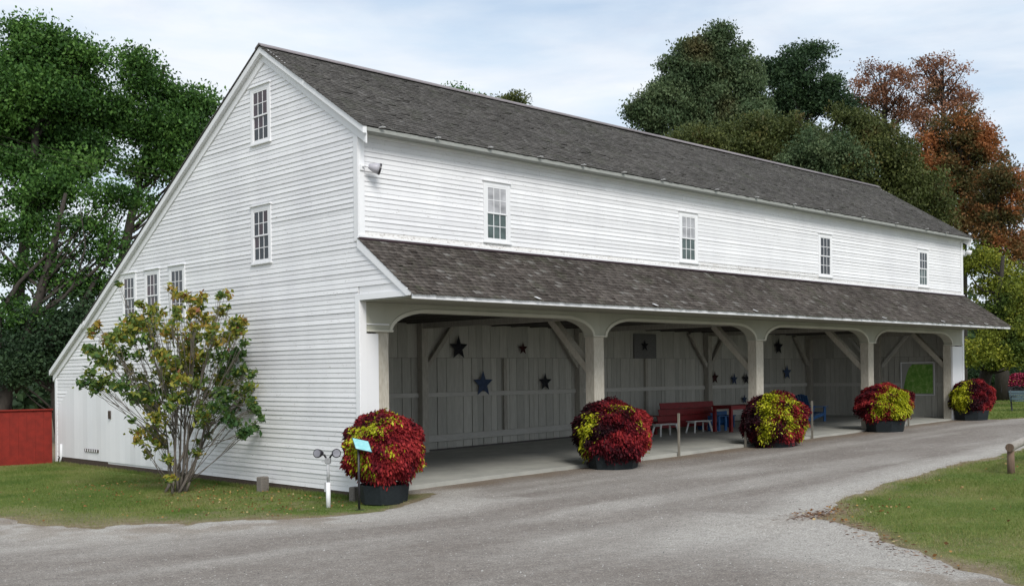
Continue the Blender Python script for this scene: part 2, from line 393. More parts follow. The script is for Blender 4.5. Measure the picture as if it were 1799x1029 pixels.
# --- gable openings
GW = [(3.66, 8.53), (3.68, 5.80), (7.70, 4.75), (9.06, 4.75), (10.42, 4.75)]       # centre y, centre z of windows (x = 0)
FW = [3.88, 11.13, 18.40, 25.32]                                                   # centre x of front windows
WW, WH = .84, 1.30
openG = [(y-WW/2+.004, y+WW/2-.004, z-WH/2+.004, z+WH/2-.004) for y, z in GW]
openF = [(x-WW/2+.004, x+WW/2-.004, 6.245-.68, 6.245+.68) for x in FW]
def doory(z):        # siding stops at the flush door (chamfered outer corner)
    if z > 2.42: return None
    hi = 15.30 if z < 1.70 else 15.30-(z-1.70)/(2.42-1.70)*1.05
    return (8.6, hi)
def cut(iv, holes):
    out = [iv]
    for a, b in holes:
        nx = []
        for p, q in out:
            if b <= p or a >= q: nx.append((p, q)); continue
            if a-p > .03: nx.append((p, a))
            if q-b > .03: nx.append((b, q))
        out = nx
    return out
EXP = .1025
def clap(pts_bottom, pts_top, axis, name='clapboard', thick=.018, mat=None, z0=0, z1=0):
    """one wedge-shaped board; pts = (a0, a1) along the wall at its lower and upper edge"""
    (a0, a1), (b0, b1) = pts_bottom, pts_top
    j = random.uniform(-.004, .004); k = random.uniform(-.0035, .0035); th = thick*random.uniform(.75, 1.35)
    if axis == 'y': P = lambda a, d, z: (-d, a, z)
    else: P = lambda a, d, z: (a, -d, z)
    zb0, zb1 = z0+j+k, z0+j-k
    v = [P(a0,0,zb0),P(a1,0,zb1),P(b1,0,z1),P(b0,0,z1),P(a0,th,zb0),P(a1,th,zb1),P(b1,.005,z1),P(b0,.005,z1)]
    f = [(0,3,2,1),(4,5,6,7),(0,1,5,4),(1,2,6,5),(2,3,7,6),(3,0,4,7)]
    return MB().add(v, f).build(name, mat or M_white, barn)
def ylim(z):
    if z >= 5.39: lo = .125
    elif z > 4.20: lo = min(.125, (z-5.39+.20)/sP)
    else: lo = .112
    lo = max(lo, YR-(ZR-.36-z)/sF)
    if z > 4.0: hi = YR+(ZR-.36-z)/sB
    else: hi = 13.25+(4.24-.33-z)/sB2
    hi = min(hi, 15.38)
    return lo, hi
nb = 0
k = 0; z = .17
while z < ZR-.5:
    z1 = z+EXP; zm = z+EXP*.5
    lo, hi = ylim(zm); 
    if hi-lo < .12: break
    holes = [(a, b) for a, b, c, d in openG if c < zm < d]
    dz = doory(zm)
    if dz: holes.append(dz)
    if 4.0 < z < 4.30: holes.append((-3, .02))
    segs = cut((lo, hi), holes)
    for p, q in segs:
        cuts = [p]; 
        if q-p > 8.5: cuts.append(p+(q-p)*random.uniform(.3, .7))
        cuts.append(q)
        for i in range(len(cuts)-1):
            a, c_ = cuts[i]+(.0015 if i else 0), cuts[i+1]-(.0015 if i < len(cuts)-2 else 0)
            a1, c1 = a, c_
            l1, h1 = ylim(z1); l0, h0 = ylim(z)
            ab, cb = a, c_
            if abs(a-lo) < .01: ab, a1 = l0, l1
            if abs(c_-hi) < .01: cb, c1 = h0, h1
            if dz and abs(a-dz[1]) < .01:
                d0, d1 = doory(z), doory(min(z1, 2.419)); ab = d0[1]; a1 = d1[1]
            clap((ab, cb), (a1, c1), 'y', z0=z, z1=z1-.0005); nb += 1
    z = z1
z = 5.42; r = 0
while z < 7.42:
    z1 = min(z+EXP*.995, 7.445); zm = (z+z1)/2
    holes = [(a, b) for a, b, c, d in openF if c < zm < d]
    for p, q in cut((.145, L-.145), holes):
        cuts = [p]
        while q-cuts[-1] > 9.: cuts.append(cuts[-1]+random.uniform(4.5, 8))
        cuts.append(q)
        for i in range(len(cuts)-1):
            a, c_ = cuts[i]+(.0015 if i else 0), cuts[i+1]-(.0015 if i < len(cuts)-2 else 0)
            clap((a, c_), (a, c_), 'x', z0=z, z1=z1-.0005, mat=M_rot if (r == 0 and (p+q)/2 < 30) or (r == 1 and random.random() < .2) else M_white); nb += 1
    z = z1; r += 1
print('clapboards', nb)
# --- trim boards
def tb(name, x0, x1, y0, y1, z0, z1, mat=M_trim, bev=.004): return MB().box(x0, x1, y0, y1, z0, z1).build(name, mat, barn, bevel=bev)
tb('corner_board', -.032, .001, -.032, .120, 5.30, 7.52); tb('corner_board', .002, .14, -.033, 0, 5.42, 7.44)
tb('corner_board', -.032, .001, -.032, .108, -.02, 4.09); tb('corner_board', .002, .15, -.034, .1, .12, 4.09)
tb('front_board', .152, .46, -.022, .05, .16, 3.42, bev=.003)
tb('corner_board', L-.14, L+.03, -.034, 0, 5.42, 7.44); tb('corner_board', L-.13, L+.03, -.034, .12, .4, 4.09)
tb('front_board', L-.98, L-.135, -.022, .05, .6, 3.42, bev=.003)
tb('corner_board', -.03, .001, 15.385, 15.53, .05, 2.72)
tb('frieze_board', .0, L, -.045, 0, 7.446, 7.575)
tb('flashing_strip', -.02, L+.05, -.075, 0, 5.372, 5.41)
tb('gap_shade_strip', -.03, L+.05, -.12, -.001, 5.325, 5.371, M_gapshade, 0)  # added dark strip standing in for the shadow gap above the shingles
# pent-roof end triangle: clapboards + frieze
for x in (0,):
    z = 4.215
    MB().prism([(-.026, -1.62, 4.092), (-.026, .118, 4.092), (-.026, .118, 4.212), (-.026, -1.45, 4.212)], (.025, 0, 0)).build('pent_frieze', M_trim, barn)
    while z < 5.17:
        z1 = z+EXP; lo0, lo1 = (z-5.39+.20)/sP, (z1-5.39+.20)/sP
        # these run on across the corner, the joint sits behind the corner board line
        z = z1
def rake(pts, w_, x0, x1, name='rake_board'):
    (ya, za), (yb, zb) = pts
    return MB().prism([(x0, ya, za), (x0, yb, zb), (x0, yb, zb-w_), (x0, ya, za-w_)], (x1-x0, 0, 0)).build(name, M_trim, barn, bevel=.004)
for X0, sgn in ((0, -1), (L, 1)):
    a = X0+sgn*.001
    rake([(-.33, 7.60), (YR, ZR-.01)], .36, a, X0+sgn*.04)
    rake([(YR, ZR-.01), (13.2, ZR-.01-sB*(13.2-YR))], .36, a, X0+sgn*.04)
    dr = .02 if sgn < 0 else .07
    rake([(-.37, 7.60-dr), (YR, ZR-dr)], .17-dr, X0+sgn*.041, X0+sgn*(.15-dr*.6), 'rake_moulding')
    rake([(YR, ZR-dr), (13.22, ZR-dr-sB*(13.22-YR))], .17-dr, X0+sgn*.041, X0+sgn*(.15-dr*.6), 'rake_moulding')
    rake([(13.1, 4.24), (15.62, 4.24-sB2*2.52)], .32, a, X0+sgn*.05)
    rake([(13.1, 4.27), (15.66, 4.27-sB2*2.56)], .15, X0+sgn*.051, X0+sgn*.15, 'rake_moulding')
    # pent rake
    MB().prism([(a, .0, 5.375), (a, -1.74, 5.375-1.74*sP), (a, -1.70, 4.095), (a, -1.58, 4.095), (a, .0, 5.165)], (sgn*.05, 0, 0)).build('rake_board', M_trim, barn, bevel=.004)
# --- roof decks
def slab(p0, p1, th, x0, x1, name, mat=M_ceil):
    (ya, za), (yb, zb) = p0, p1
    return MB().prism([(x0, ya, za), (x0, yb, zb), (x0, yb, zb-th), (x0, ya, za-th)], (x1-x0, 0, 0)).build(name, mat, barn)
slab((-.335, 7.55), (YR, ZR-.08), .05, -.13, L+.13, 'roof_deck')
slab((YR+.001, ZR-.02), (13.22, ZR-.02-sB*(13.22-YR)), .07, -.13, L+.13, 'roof_deck')
slab((13.1, 4.22), (15.68, 4.22-sB2*2.58), .07, -.13, L+.13, 'roof_deck', M_sh1)
slab((-1.75, 5.30-1.75*sP), (.0, 5.30), .05, -.0, L+.04, 'roof_deck')
slab((YR+.001, ZR+.02), (13.26, ZR+.02-sB*(13.26-YR)), .03, -.16, L+.16, 'rear_roof_covering', M_sh1)
# eave: fascia and soffit of the main roof, pent fascia and soffit
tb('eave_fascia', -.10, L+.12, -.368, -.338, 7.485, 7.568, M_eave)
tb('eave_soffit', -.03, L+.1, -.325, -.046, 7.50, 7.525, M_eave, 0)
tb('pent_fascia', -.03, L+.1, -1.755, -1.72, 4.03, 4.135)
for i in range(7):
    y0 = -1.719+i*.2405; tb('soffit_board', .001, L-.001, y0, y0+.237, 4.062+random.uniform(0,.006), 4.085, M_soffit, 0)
# ridge boards
for i in range(6):
    x0 = -.16+i*(L+.32)/6; x1 = x0+(L+.32)/6-.006; z = .012*math.sin(i*1.7)
    MB().prism([(x0, YR-.11, ZR-.045), (x0, YR, ZR+.025), (x0, YR+.16, ZR-.065), (x0, YR+.16, ZR-.045+.01), (x0, YR, ZR+.055), (x0, YR-.11, ZR-.02)], (x1-x0, 0, 0)).build('ridge_board', M_ridge, barn)
# --- shingles
def sag(x): return -.02*math.sin(math.pi*min(max(x/L, 0), 1))*1.5 - .012*math.sin(x*.55)
def shingles(y0, z0, sl, length, x0, x1, mat, individual_rows, expo=.132, near=0, light=.05, wmin=.09, wmax=.2):
    d = np.array([0, 1, sl])/math.hypot(1, sl); n = np.array([0, -sl, 1])/math.hypot(1, sl)
    V = []; Fq = []; T = []; singles = []
    rows = int(length/expo)+1
    for rrow in range(rows):
        x = x0+random.uniform(-.1, 0)
        while x < x1:
            wd = random.uniform(wmin, wmax); xa, xb = max(x, x0), min(x+wd-.006, x1); x += wd
            if xb-xa < .02: continue
            s0 = rrow*expo+random.uniform(-.012, .012); s1 = min(s0+expo+.07, length+.02)
            if s1 <= s0+.02: continue
            th = random.uniform(.009, .016); lift = random.uniform(0, .006) + (.012 if random.random() < .04 else 0)
            base = np.array([0, y0, z0+sag((xa+xb)/2)*(.2+.5*rrow/rows)])
            hb = .016+lift   # butt height above the deck, sloping down to the head
            sk = random.uniform(-.006, .006)
            p = lambda xx, s, h: base+np.array([xx, 0, 0])+d*s+n*h
            vs = [p(xa,s0+sk,hb-th+.002),p(xb,s0-sk,hb-th+.002),p(xb,s1,-.004),p(xa,s1,-.004),p(xa,s0+sk,hb+.006),p(xb,s0-sk,hb+.006),p(xb,s1,.003),p(xa,s1,.003)]
            t = random.random()*.85
            if random.random() < light: t = random.uniform(.9, 1)
            if rrow < individual_rows and xb < near: singles.append((vs, t)); continue
            o = len(V); V += vs
            Fq += [(o,o+3,o+2,o+1),(o+4,o+5,o+6,o+7),(o,o+1,o+5,o+4),(o+1,o+2,o+6,o+5),(o+3,o,o+4,o+7)]; T += [t]*5
    link('shingles', fastmesh('shingles', V, Fq, T), mat, barn, 'stuff')
    for vs, t in singles:
        link('shingle', fastmesh('shingle', vs, [(0,3,2,1),(4,5,6,7),(0,1,5,4),(1,2,6,5),(2,3,7,6),(3,0,4,7)], [t]*6), mat, barn)
    return len(singles)
ns = shingles(-.375, 7.575, sF, math.hypot(YR+.36, ZR-7.60), -.165, L+.15, M_sh1, 0, light=.025)
ns = shingles(-1.80, 5.375-1.80*sP, sP, 1.76*math.hypot(1, sP), -.062, L+.13, M_sh2, 99, near=2.45, light=.05, wmin=.1, wmax=.23)
print('single shingles', ns)
# eave clips (small pale metal pieces)
for x in [.3, 1.78, 3.31, 4.9, 6.4, 7.92, 9.51, 11.9, 13.9, 15.92, 17.86, 20.15, 22.49, 24.79, 26.41]:
    MB().beam((x, -.36, 7.585), (x+.02, -.47, 7.60), .10, .006).build('eave_clip', M_trim, barn)
for x in [3.35, 7.37, 11.63, 18.8, 22.93, 25.2, 26.46]:
    MB().beam((x, -1.74, 4.20), (x+.03, -1.86, 4.15), .10, .008).build('eave_clip', M_trim, barn)

# --- arcade: posts, fascia with arched corners, mouldings
PX = [(.46, .78), (7.19, 7.57), (14.41, 14.79), (21.18, 21.56), (27.67, 28.05)]
for i, (a, b_) in enumerate(PX):
    s = MB(); z0 = FL(a)-.25; z1 = 3.455
    y0 = .052 if i in (0, 4) else .0
    vs = []; n = 9
    for j in range(n):
        zz = z0+(z1-z0)*j/(n-1); e = [random.uniform(-.006, .006) for _ in range(4)]
        vs += [(a+e[0], y0+e[1]*.3, zz), (b_+e[2], y0+e[1]*.3, zz), (b_+e[2], y0+.30+e[3], zz), (a+e[0], y0+.30+e[3], zz)]
    fs = [(j*4+k, j*4+(k+1)%4, (j+1)*4+(k+1)%4, (j+1)*4+k) for j in range(n-1) for k in range(4)]+[(3,2,1,0), tuple(range(4*n-4, 4*n))]
    s.add(vs, fs).build('arcade_post', M_post, barn, bevel=.008)
zc, zt_, zs = 3.89, 4.062, 3.47
def arch_curve(xl, xr, r=1.05, h=None):
    h = h or zc-zs; pts = []
    for j in range(13):
        t = j/12*math.pi/2; pts.append((xl+r*(1-math.cos(t)), zs+h*math.sin(t)))
    for j in range(13):
        t = (1-j/12)*math.pi/2; pts.append((xr-r*(1-math.cos(t)), zs+h*math.sin(t)))
    return pts
edges = [(.80, 7.12), (7.64, 14.33), (14.87, 21.10), (21.64, 27.60)]
for i, (xl, xr) in enumerate(edges):
    left = .151 if i == 0 else (edges[i-1][1]+xl)/2+.001; right = (xr+edges[i+1][0])/2-.001 if i < 3 else L-.131
    cur = arch_curve(xl, xr)
    # build as vertical strips so that every face stays convex
    s = MB(); xsn = [left, xl-.0005]+[p[0] for p in cur]+[xr+.0005, right]; zsn = [zs, zs]+[p[1] for p in cur]+[zs, zs]
    vs = []
    for xx, zz in zip(xsn, zsn): vs += [(xx, -.03, zz), (xx, -.03, zt_), (xx, .27, zz), (xx, .27, zt_)]
    fs = []
    for j in range(len(xsn)-1):
        o = 4*j; q = o+4; fs += [(o, q, q+1, o+1), (o+2, o+3, q+3, q+2), (o, o+2, q+2, q), (o+1, q+1, q+3, o+3)]
    fs += [(0, 1, 3, 2), (4*len(xsn)-4, 4*len(xsn)-2, 4*len(xsn)-1, 4*len(xsn)-3)]
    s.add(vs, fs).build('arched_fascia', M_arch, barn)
    # moulding following the arch
    s = MB(); vs = []; pts = [np.array((p[0], p[1])) for p in cur]; wdt = .07
    for j, p in enumerate(pts):
        d = pts[min(j+1, len(pts)-1)]-pts[max(j-1, 0)]; d /= np.linalg.norm(d); nn = np.array((-d[1], d[0]))
        q = p+nn*wdt
        vs += [(p[0], -.031, p[1]), (q[0], -.031, q[1]), (q[0], -.052, q[1]), (p[0], -.056, p[1]-.004), ]
    fs = [(4*j+k, 4*j+(k+1)%4, 4*j+4+(k+1)%4, 4*j+4+k) for j in range(len(pts)-1) for k in range(4)]+[(0,1,2,3), (4*len(pts)-1, 4*len(pts)-2, 4*len(pts)-3, 4*len(pts)-4)]
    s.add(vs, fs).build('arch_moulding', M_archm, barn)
for a, b_ in [(.152, .83)]+[(edges[i][1]+.005, edges[i+1][0]-.005) for i in range(3)]+[(27.57, L-.13)]:
    MB().box(a, b_, -.062, .285, zs-.014, zs+.03).build('bracket_cap', M_archm, barn, bevel=.004)
MB().box(.152, .72, -.052, -.031, 3.60, 3.625).build('moulding', M_trim, barn)
# --- shed interior: planked walls, rails, posts, braces, beams, ceiling
YB = 6.6
def plank_wall(axis, a0, a1, zb0fun, zsplit, ztop, plane, sgn):
    x = a0
    MBk = lambda p, q, z0, z1, t0, t1: (MB().box(p, q, plane+t0*sgn if sgn > 0 else plane-t1, plane+t1*sgn if sgn > 0 else plane-t0, z0, z1) if axis == 'x'
                                        else MB().box(plane-t1, plane-t0, p, q, z0, z1))
    n = 0
    while x < a1-.05:
        wd = random.uniform(.2, .36); q = min(x+wd, a1); g = random.choice([.006, .008, .012, .022])
        th = random.uniform(.018, .034)
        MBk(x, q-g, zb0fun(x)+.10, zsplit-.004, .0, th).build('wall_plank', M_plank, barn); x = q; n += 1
    x = a0
    while x < a1-.05:
        wd = random.uniform(.22, .4); q = min(x+wd, a1); g = random.choice([.005, .008, .012])
        th = random.uniform(.018, .03)
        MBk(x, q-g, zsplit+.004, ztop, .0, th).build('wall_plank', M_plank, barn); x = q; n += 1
    return n
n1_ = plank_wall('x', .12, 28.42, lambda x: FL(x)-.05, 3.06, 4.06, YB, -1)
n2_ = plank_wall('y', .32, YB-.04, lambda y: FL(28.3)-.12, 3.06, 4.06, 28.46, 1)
print('planks', n1_+n2_)
MB().box(.1, L-.1, YB+.001, YB+.08, -.1, 4.1).build('partition_backing', M_sheath, barn)
MB().box(28.461, L-.101, .12, YB, -.1, 4.1).build('end_backing', M_sheath, barn)
MB().box(.101, .13, .12, YB, -.1, 4.1).build('gable_lining', M_plank, barn)
def tbeam(p, q, w_, h, name, mat=M_frame): return MB().beam(p, q, w_, h).build(name, mat, barn, bevel=.006)
bp = [.35, 7.0, 13.75, 21.0]
for x0, x1 in zip([.13]+[p+.13 for p in bp], [p-.13 for p in bp]+[28.42]):
    if x1-x0 < .3: continue
    zr = 1.97
    MB().box(x0, x1, YB-.10, YB-.036, zr-.065, zr+.07).build('rail', M_frameX, barn, bevel=.005)
    zz = FL(x0)+.28; MB().beam((x0, YB-.08, FL(x0)+.36), (x1, YB-.08, FL(x1)+.36 if x1 < 20 else FL(x1)+.3), .08, .19).build('rail', M_frameX, barn, bevel=.004)
    xm = (x0+x1)/2
    for xq in ([xm] if x1-x0 > 4 else []):
        MB().box(xq-.07, xq+.07, YB-.10, YB-.036, FL(xq)+.44, 1.90).build('stud', M_frame, barn)
        MB().box(xq-.07, xq+.07, YB-.10, YB-.036, 2.045, 3.05).build('stud', M_frame, barn)
for x in bp+[28.3]:
    MB().box(x-.12, x+.12, YB-.26, YB-.035, FL(x)-.1, 4.06).build('wall_post', M_frame, barn, bevel=.01)
    if x > 1: MB().beam((x, .3, 4.0), (x, YB-.26, 4.0), .2, .2).build('tie_beam', M_frame, barn)
    for sg in (-1, 1):
        if (x < 1 and sg < 0) or (x > 28 and sg > 0) or (6 < x < 8 and sg < 0) or x < 1: continue
        tbeam((x+sg*.1, YB-.16, 2.75), (x+sg*1.15, YB-.16, 4.0), .12, .14, 'brace')
for a, b_ in PX:
    xm = (a+b_)/2+.02
    tbeam((xm, .30, 2.62), (xm, 1.62, 3.95), .24, .17, 'brace', M_post)
# end wall frame
for x in (28.40,):
    MB().box(x-.12, x+.025, 3.25, 3.5, FL(28), 4.06).build('wall_post', M_frame, barn, bevel=.01)
    tbeam((x-.02, 3.2, 2.70), (x-.02, 2.05, 3.98), .1, .12, 'brace', M_frameX); tbeam((x-.02, 3.55, 2.70), (x-.02, 4.7, 3.98), .1, .12, 'brace', M_frameX)
    for y0, y1 in ((.35, 3.24), (3.51, 6.33)):
        MB().box(x, x+.024, y0, y1, 1.9, 2.03).build('rail', M_frameX, barn, bevel=.004)
for i in range(15):
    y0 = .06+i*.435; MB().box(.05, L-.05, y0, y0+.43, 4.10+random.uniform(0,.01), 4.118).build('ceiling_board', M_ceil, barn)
for i in range(34):
    x = .6+i*.84
    MB().box(x, x+.07, .31, YB-.05, 4.03, 4.098).build('ceiling_joist', M_ceil, barn)

# --- flush door, vents, sill on the gable
dp = [(8.6, .17), (8.6, 2.42), (14.25, 2.42), (15.30, 1.70), (15.30, .24), (12.0, .24), (12.0, .17)]
yy = 8.602
while yy < 15.29:
    q = min(yy+random.uniform(.28, .34), 15.298); top0 = 2.40 if yy < 14.25 else 2.42-(yy-14.25)/1.05*.72; top1 = 2.40 if q < 14.25 else 2.42-(q-14.25)/1.05*.72
    MB().prism([(-.003, yy, .22), (-.003, q-.0015, .22), (-.003, q-.0015, top1), (-.003, yy, top0)], (-.020, 0, 0)).build('door_board', M_trim, barn); yy = q
MB().box(-.05, -.024, 12.45, 13.37, .455, .535).build('vent_slot', M_base, barn)
for i in range(6): MB().box(-.056, -.051, 12.5+i*.15, 12.56+i*.15, .46, .53).build('vent_bar', M_trim, barn)
MB().box(-.075, -.024, 11.62, 11.72, 1.43, 1.66).build('door_latch', M_base, barn, bevel=.01)
MB().box(-.012, .05, .2, 11.9, -.02, .165).build('sill_board', M_base, barn); MB().box(-.014, .05, 11.9, 15.4, .0, .235).build('sill_board', M_base, barn)
MB().tube([(-.05, 15.05, .6), (-.05, 15.05, .2), (-.08, 15.08, .03)], .03).build('drain_pipe', M_trim, barn, smooth=True)

# --- windows
def window(o, A, N, wd, ht, glasses, cas=.1):
    A = np.array(A, float); N = np.array(N, float); Z = np.array((0, 0, 1.)); o = np.array(o, float)
    def bx(a0, a1, n0, n1, z0, z1, mb=None):
        mb = mb or MB(); vs = [o+A*a+N*n+Z*z for a, n, z in [(a0,n0,z0),(a1,n0,z0),(a1,n1,z0),(a0,n1,z0),(a0,n0,z1),(a1,n0,z1),(a1,n1,z1),(a0,n1,z1)]]
        return mb.add(vs, [(0,3,2,1),(4,5,6,7),(0,1,5,4),(1,2,6,5),(2,3,7,6),(3,0,4,7)])
    w2, h2 = wd/2, ht/2
    mb = MB(); bx(-w2, -w2+cas, 0, .034, -h2, h2, mb); bx(w2-cas, w2, 0, .034, -h2, h2, mb); bx(-w2+cas, w2-cas, 0, .034, h2-cas, h2, mb); bx(-w2+cas, w2-cas, 0, .03, -h2, -h2+.05, mb)
    win = mb.build('window', M_trim, barn, bevel=.003)
    bx(-w2-.025, w2+.025, .0, .07, h2, h2+.03).build('head_cap', M_trim, win, bevel=.003)
    bx(-w2-.02, w2+.02, .0, .062, -h2-.035, -h2).build('sill', M_trim, win, bevel=.003)
    iw = w2-cas; zt = h2-cas; zb = -h2+.05; zm = (zt+zb)/2
    for si, (z0, z1, n0) in enumerate([(zm-.018, zt, .016), (zb, zm+.018, .004)]):
        st = .034; mb = MB(); bx(-iw, -iw+st, n0, n0+.014, z0, z1, mb); bx(iw-st, iw, n0, n0+.014, z0, z1, mb); bx(-iw+st, iw-st, n0, n0+.014, z0, z0+st, mb); bx(-iw+st, iw-st, n0, n0+.014, z1-st, z1, mb)
        mb.build('sash', M_trim, win)
        a0, a1 = -iw+st, iw-st; y0, y1 = z0+st, z1-st; mw = .017
        mb = MB(); pw = (a1-a0-2*mw)/3; ph = (y1-y0-mw)/2
        for i in (1, 2): xx = a0+i*pw+(i-1)*mw; bx(xx, xx+mw, n0, n0+.011, y0, y1, mb)
        for i in range(3): bx(a0+i*(pw+mw), a0+i*(pw+mw)+pw, n0, n0+.0105, y0+ph, y0+ph+mw, mb)
        mb.build('muntin', M_trim, win)
        for i in range(3):
            for j in range(2):
                g = glasses[si]; g = random.choice(g) if isinstance(g, list) else g
                bx(a0+i*(pw+mw), a0+i*(pw+mw)+pw, n0-.003, n0+.003, y0+j*(ph+mw), y0+j*(ph+mw)+ph).build('pane', g, win)
    return win
for i, (y, z) in enumerate(GW):
    window((0, y, z), (0, -1, 0), (-1, 0, 0), WW, WH, ([M_gdark, M_gdark, M_gmaroon],)*2)
for i, x in enumerate(FW):
    g = ((M_gcurt, M_gscreen), (M_gcurt, M_gscreen), (M_gdark, M_gdark), (M_gdark, M_gscreen))[i]
    window((x, 0, 6.245), (1, 0, 0), (0, -1, 0), WW, 1.36, g)

# ================================================================= LIGHT FIXTURES ON THE BARN
m_black, t, b = principled('black_enamel', (.022, .02, .026), .4, .5)
M_dkmetal = m_black
M_galv = wood('galvanised_metal', (.42, .43, .44), (.30, .31, .32), (3, 3, 3), .45)
M_lens = glass('lamp_lens_glass', (.30, .30, .34), .1)
M_lampgrey = principled('grey_lamp_housing', (.42, .41, .45), .4, .5)[0]
def cone(p, d, r0, r1, ln, mb=None, n=16):
    p = np.array(p, float); d = np.array(d, float); d /= np.linalg.norm(d); mb = mb or MB()
    mb.tube([p, p+d*ln*.25, p+d*ln*.6, p+d*ln], [r0, (r0+r1)/2*.9, r1*.92, r1], n); return mb, p+d*ln, d
t_ = thing('wall_floodlight', 'dark cone floodlight on a white mount at the near upper corner of the barn', 'floodlight', (.07, -.034, 6.80))
MB().box(-.05, .06, -.03, 0, -.06, .06).build('mounting_plate', M_trim, t_, bevel=.006)
MB().tube([(0, -.03, .01), (.03, -.1, .03), (.07, -.15, .0)], .018).build('bracket_arm', M_trim, t_, smooth=True)
mb, e, d = cone((.07, -.14, .02), (.86, -.42, -.22), .045, .115, .22); mb.build('lamp_shade', M_lampgrey, t_, smooth=True)
MB().tube([e, e+d*.012], [.108, .108], 16).build('lens', M_lens, t_); MB().tube([e-d*.01, e+d*.03], [.118, .122], 16, cap=False).build('rim', M_dkmetal, t_)
t_ = thing('wall_floodlight', 'small white floodlight at the far upper corner of the barn', 'floodlight', (L+.035, -.02, 7.05))
MB().box(0, .04, -.07, .07, -.1, .1).build('mounting_plate', M_trim, t_)
for sg in (-1, 1):
    mb, e, d = cone((.06, sg*.05-.05, .03), (.6, sg*.5-.4, -.35), .05, .10, .2); mb.build('lamp_shade', M_trim, t_, smooth=True)

# ================================================================= WALL STARS
def star(u, v, r, mat, label, y=YB-.115, col=None):
    p = atplane(u, v, 1, y); n = 5; s = MB(); vs = []
    for i in range(10):
        a = math.pi/2+i*math.pi/5; rr = r if i % 2 == 0 else r*.42
        vs.append((rr*math.cos(a), 0, rr*math.sin(a)))
    vs += [(0, -.05, 0), (0, .0, 0)]
    fs = [(i, (i+1) % 10, 10) for i in range(10)]+[((i+1) % 10, i, 11) for i in range(10)]
    s.add(vs, fs); o = s.build('wall_star', mat); o.location = p
    tag(o, label, 'star', 'five-pointed stars hung on the shed walls')
M_sblack = wood('black_tin', (.012, .013, .018), (.02, .02, .026), (4, 4, 4), .6)
M_sblue = wood('blue_tin', (.055, .085, .16), (.04, .06, .12), (4, 4, 4), .6)
M_sred = wood('dark_red_tin', (.05, .012, .012), (.03, .01, .01), (4, 4, 4), .6)
star(806, 611, .38, M_sblack, 'large black star high on the first bay of the back wall')
star(919, 612, .21, M_sred, 'small dark reddish star high on the wall right of the big black one')
star(849, 674, .42, M_sblue, 'faded blue star above the rail in the first bay')
star(958, 671, .31, M_sblack, 'black star above the rail near the second arcade post')
star(1133, 607, .22, M_sblack, 'black star on a dark square panel in the second bay')
star(1256, 663, .27, M_sred, 'dark red star beside the wall post behind the red table')
star(1290, 666, .26, M_sblue, 'small blue star above the rail left of the third arcade post')
star(1311, 665, .26, M_sblack, 'black star half hidden by the third arcade post')
star(1308, 701, .20, M_sblue, 'small blue star low on the wall above the red table')
star(1368, 609, .36, M_sblack, 'black star high on the wall in the third bay')
star(1383, 654, .34, M_sblue, 'dim blue star above the rail in the third bay')
p = atplane(1133, 607, 1, YB-.06); pa = MB().box(-.62, .62, -.02, .02, -.45, .42).build('wall_panel', wood('dark_grey_panel', (.17, .17, .17), (.12, .12, .12), (4, 4, 4))); pa.location = p
tag(pa, 'dark square panel hung high on the wall behind a black star', 'panel')

# map board on the end wall
mbd = thing('map_board', 'framed green map board on the end wall of the shed', 'map board', (28.40, 1.70, 2.19))
MB().box(-.03, 0, -.66, .66, -.62, .62).build('backing', principled('pale_board', (.36, .36, .35), .7)[0], mbd)
m, t, b = principled('map_green_print', (.08, .22, .05), .5, .4); M_map = m
c = ramp(t, [(.3, (.06, .17, .03)), (.48, (.14, .32, .05)), (.60, (.28, .45, .12)), (.72, (.50, .55, .40))], noise(t, 7, 9, .8, 'World'))
t.links.new(c.outputs[0], b.inputs['Base Color'])
MB().prism([(-.031, -.62, -.58), (-.031, -.62, .57), (-.031, .22, .57), (-.031, .36, .42), (-.031, .48, .10), (-.031, .56, -.25), (-.031, .62, -.58)], (-.004, 0, 0)).build('map_print', M_map, mbd)
for a in ((-.70, -.66, -.66, .66), (.66, .70, -.66, .66)): MB().box(-.045, 0, a[0], a[1], a[2], a[3]).build('frame_bar', M_trim, mbd)
for z0 in (-.66, .62): MB().box(-.045, 0, -.66, .66, z0, z0+.04).build('frame_bar', M_trim, mbd)

# ================================================================= FURNITURE IN THE SHED
def pmat(name, col, rough=.55):
    m, t, b = principled(name, col, rough, .4)
    c = mixc(t, ramp(t, [(.35, (0,)*3), (.7, (1,)*3)], noise(t, 6, 6, .6, 'World')).outputs[0], col, tuple(x*.7 for x in col)); t.links.new(c, b.inputs['Base Color']); return m
M_red = pmat('red_paint', (.21, .012, .015)); M_blue = pmat('blue_paint', (.02, .11, .30)); M_wht = pmat('white_garden_paint', (.75, .77, .76))
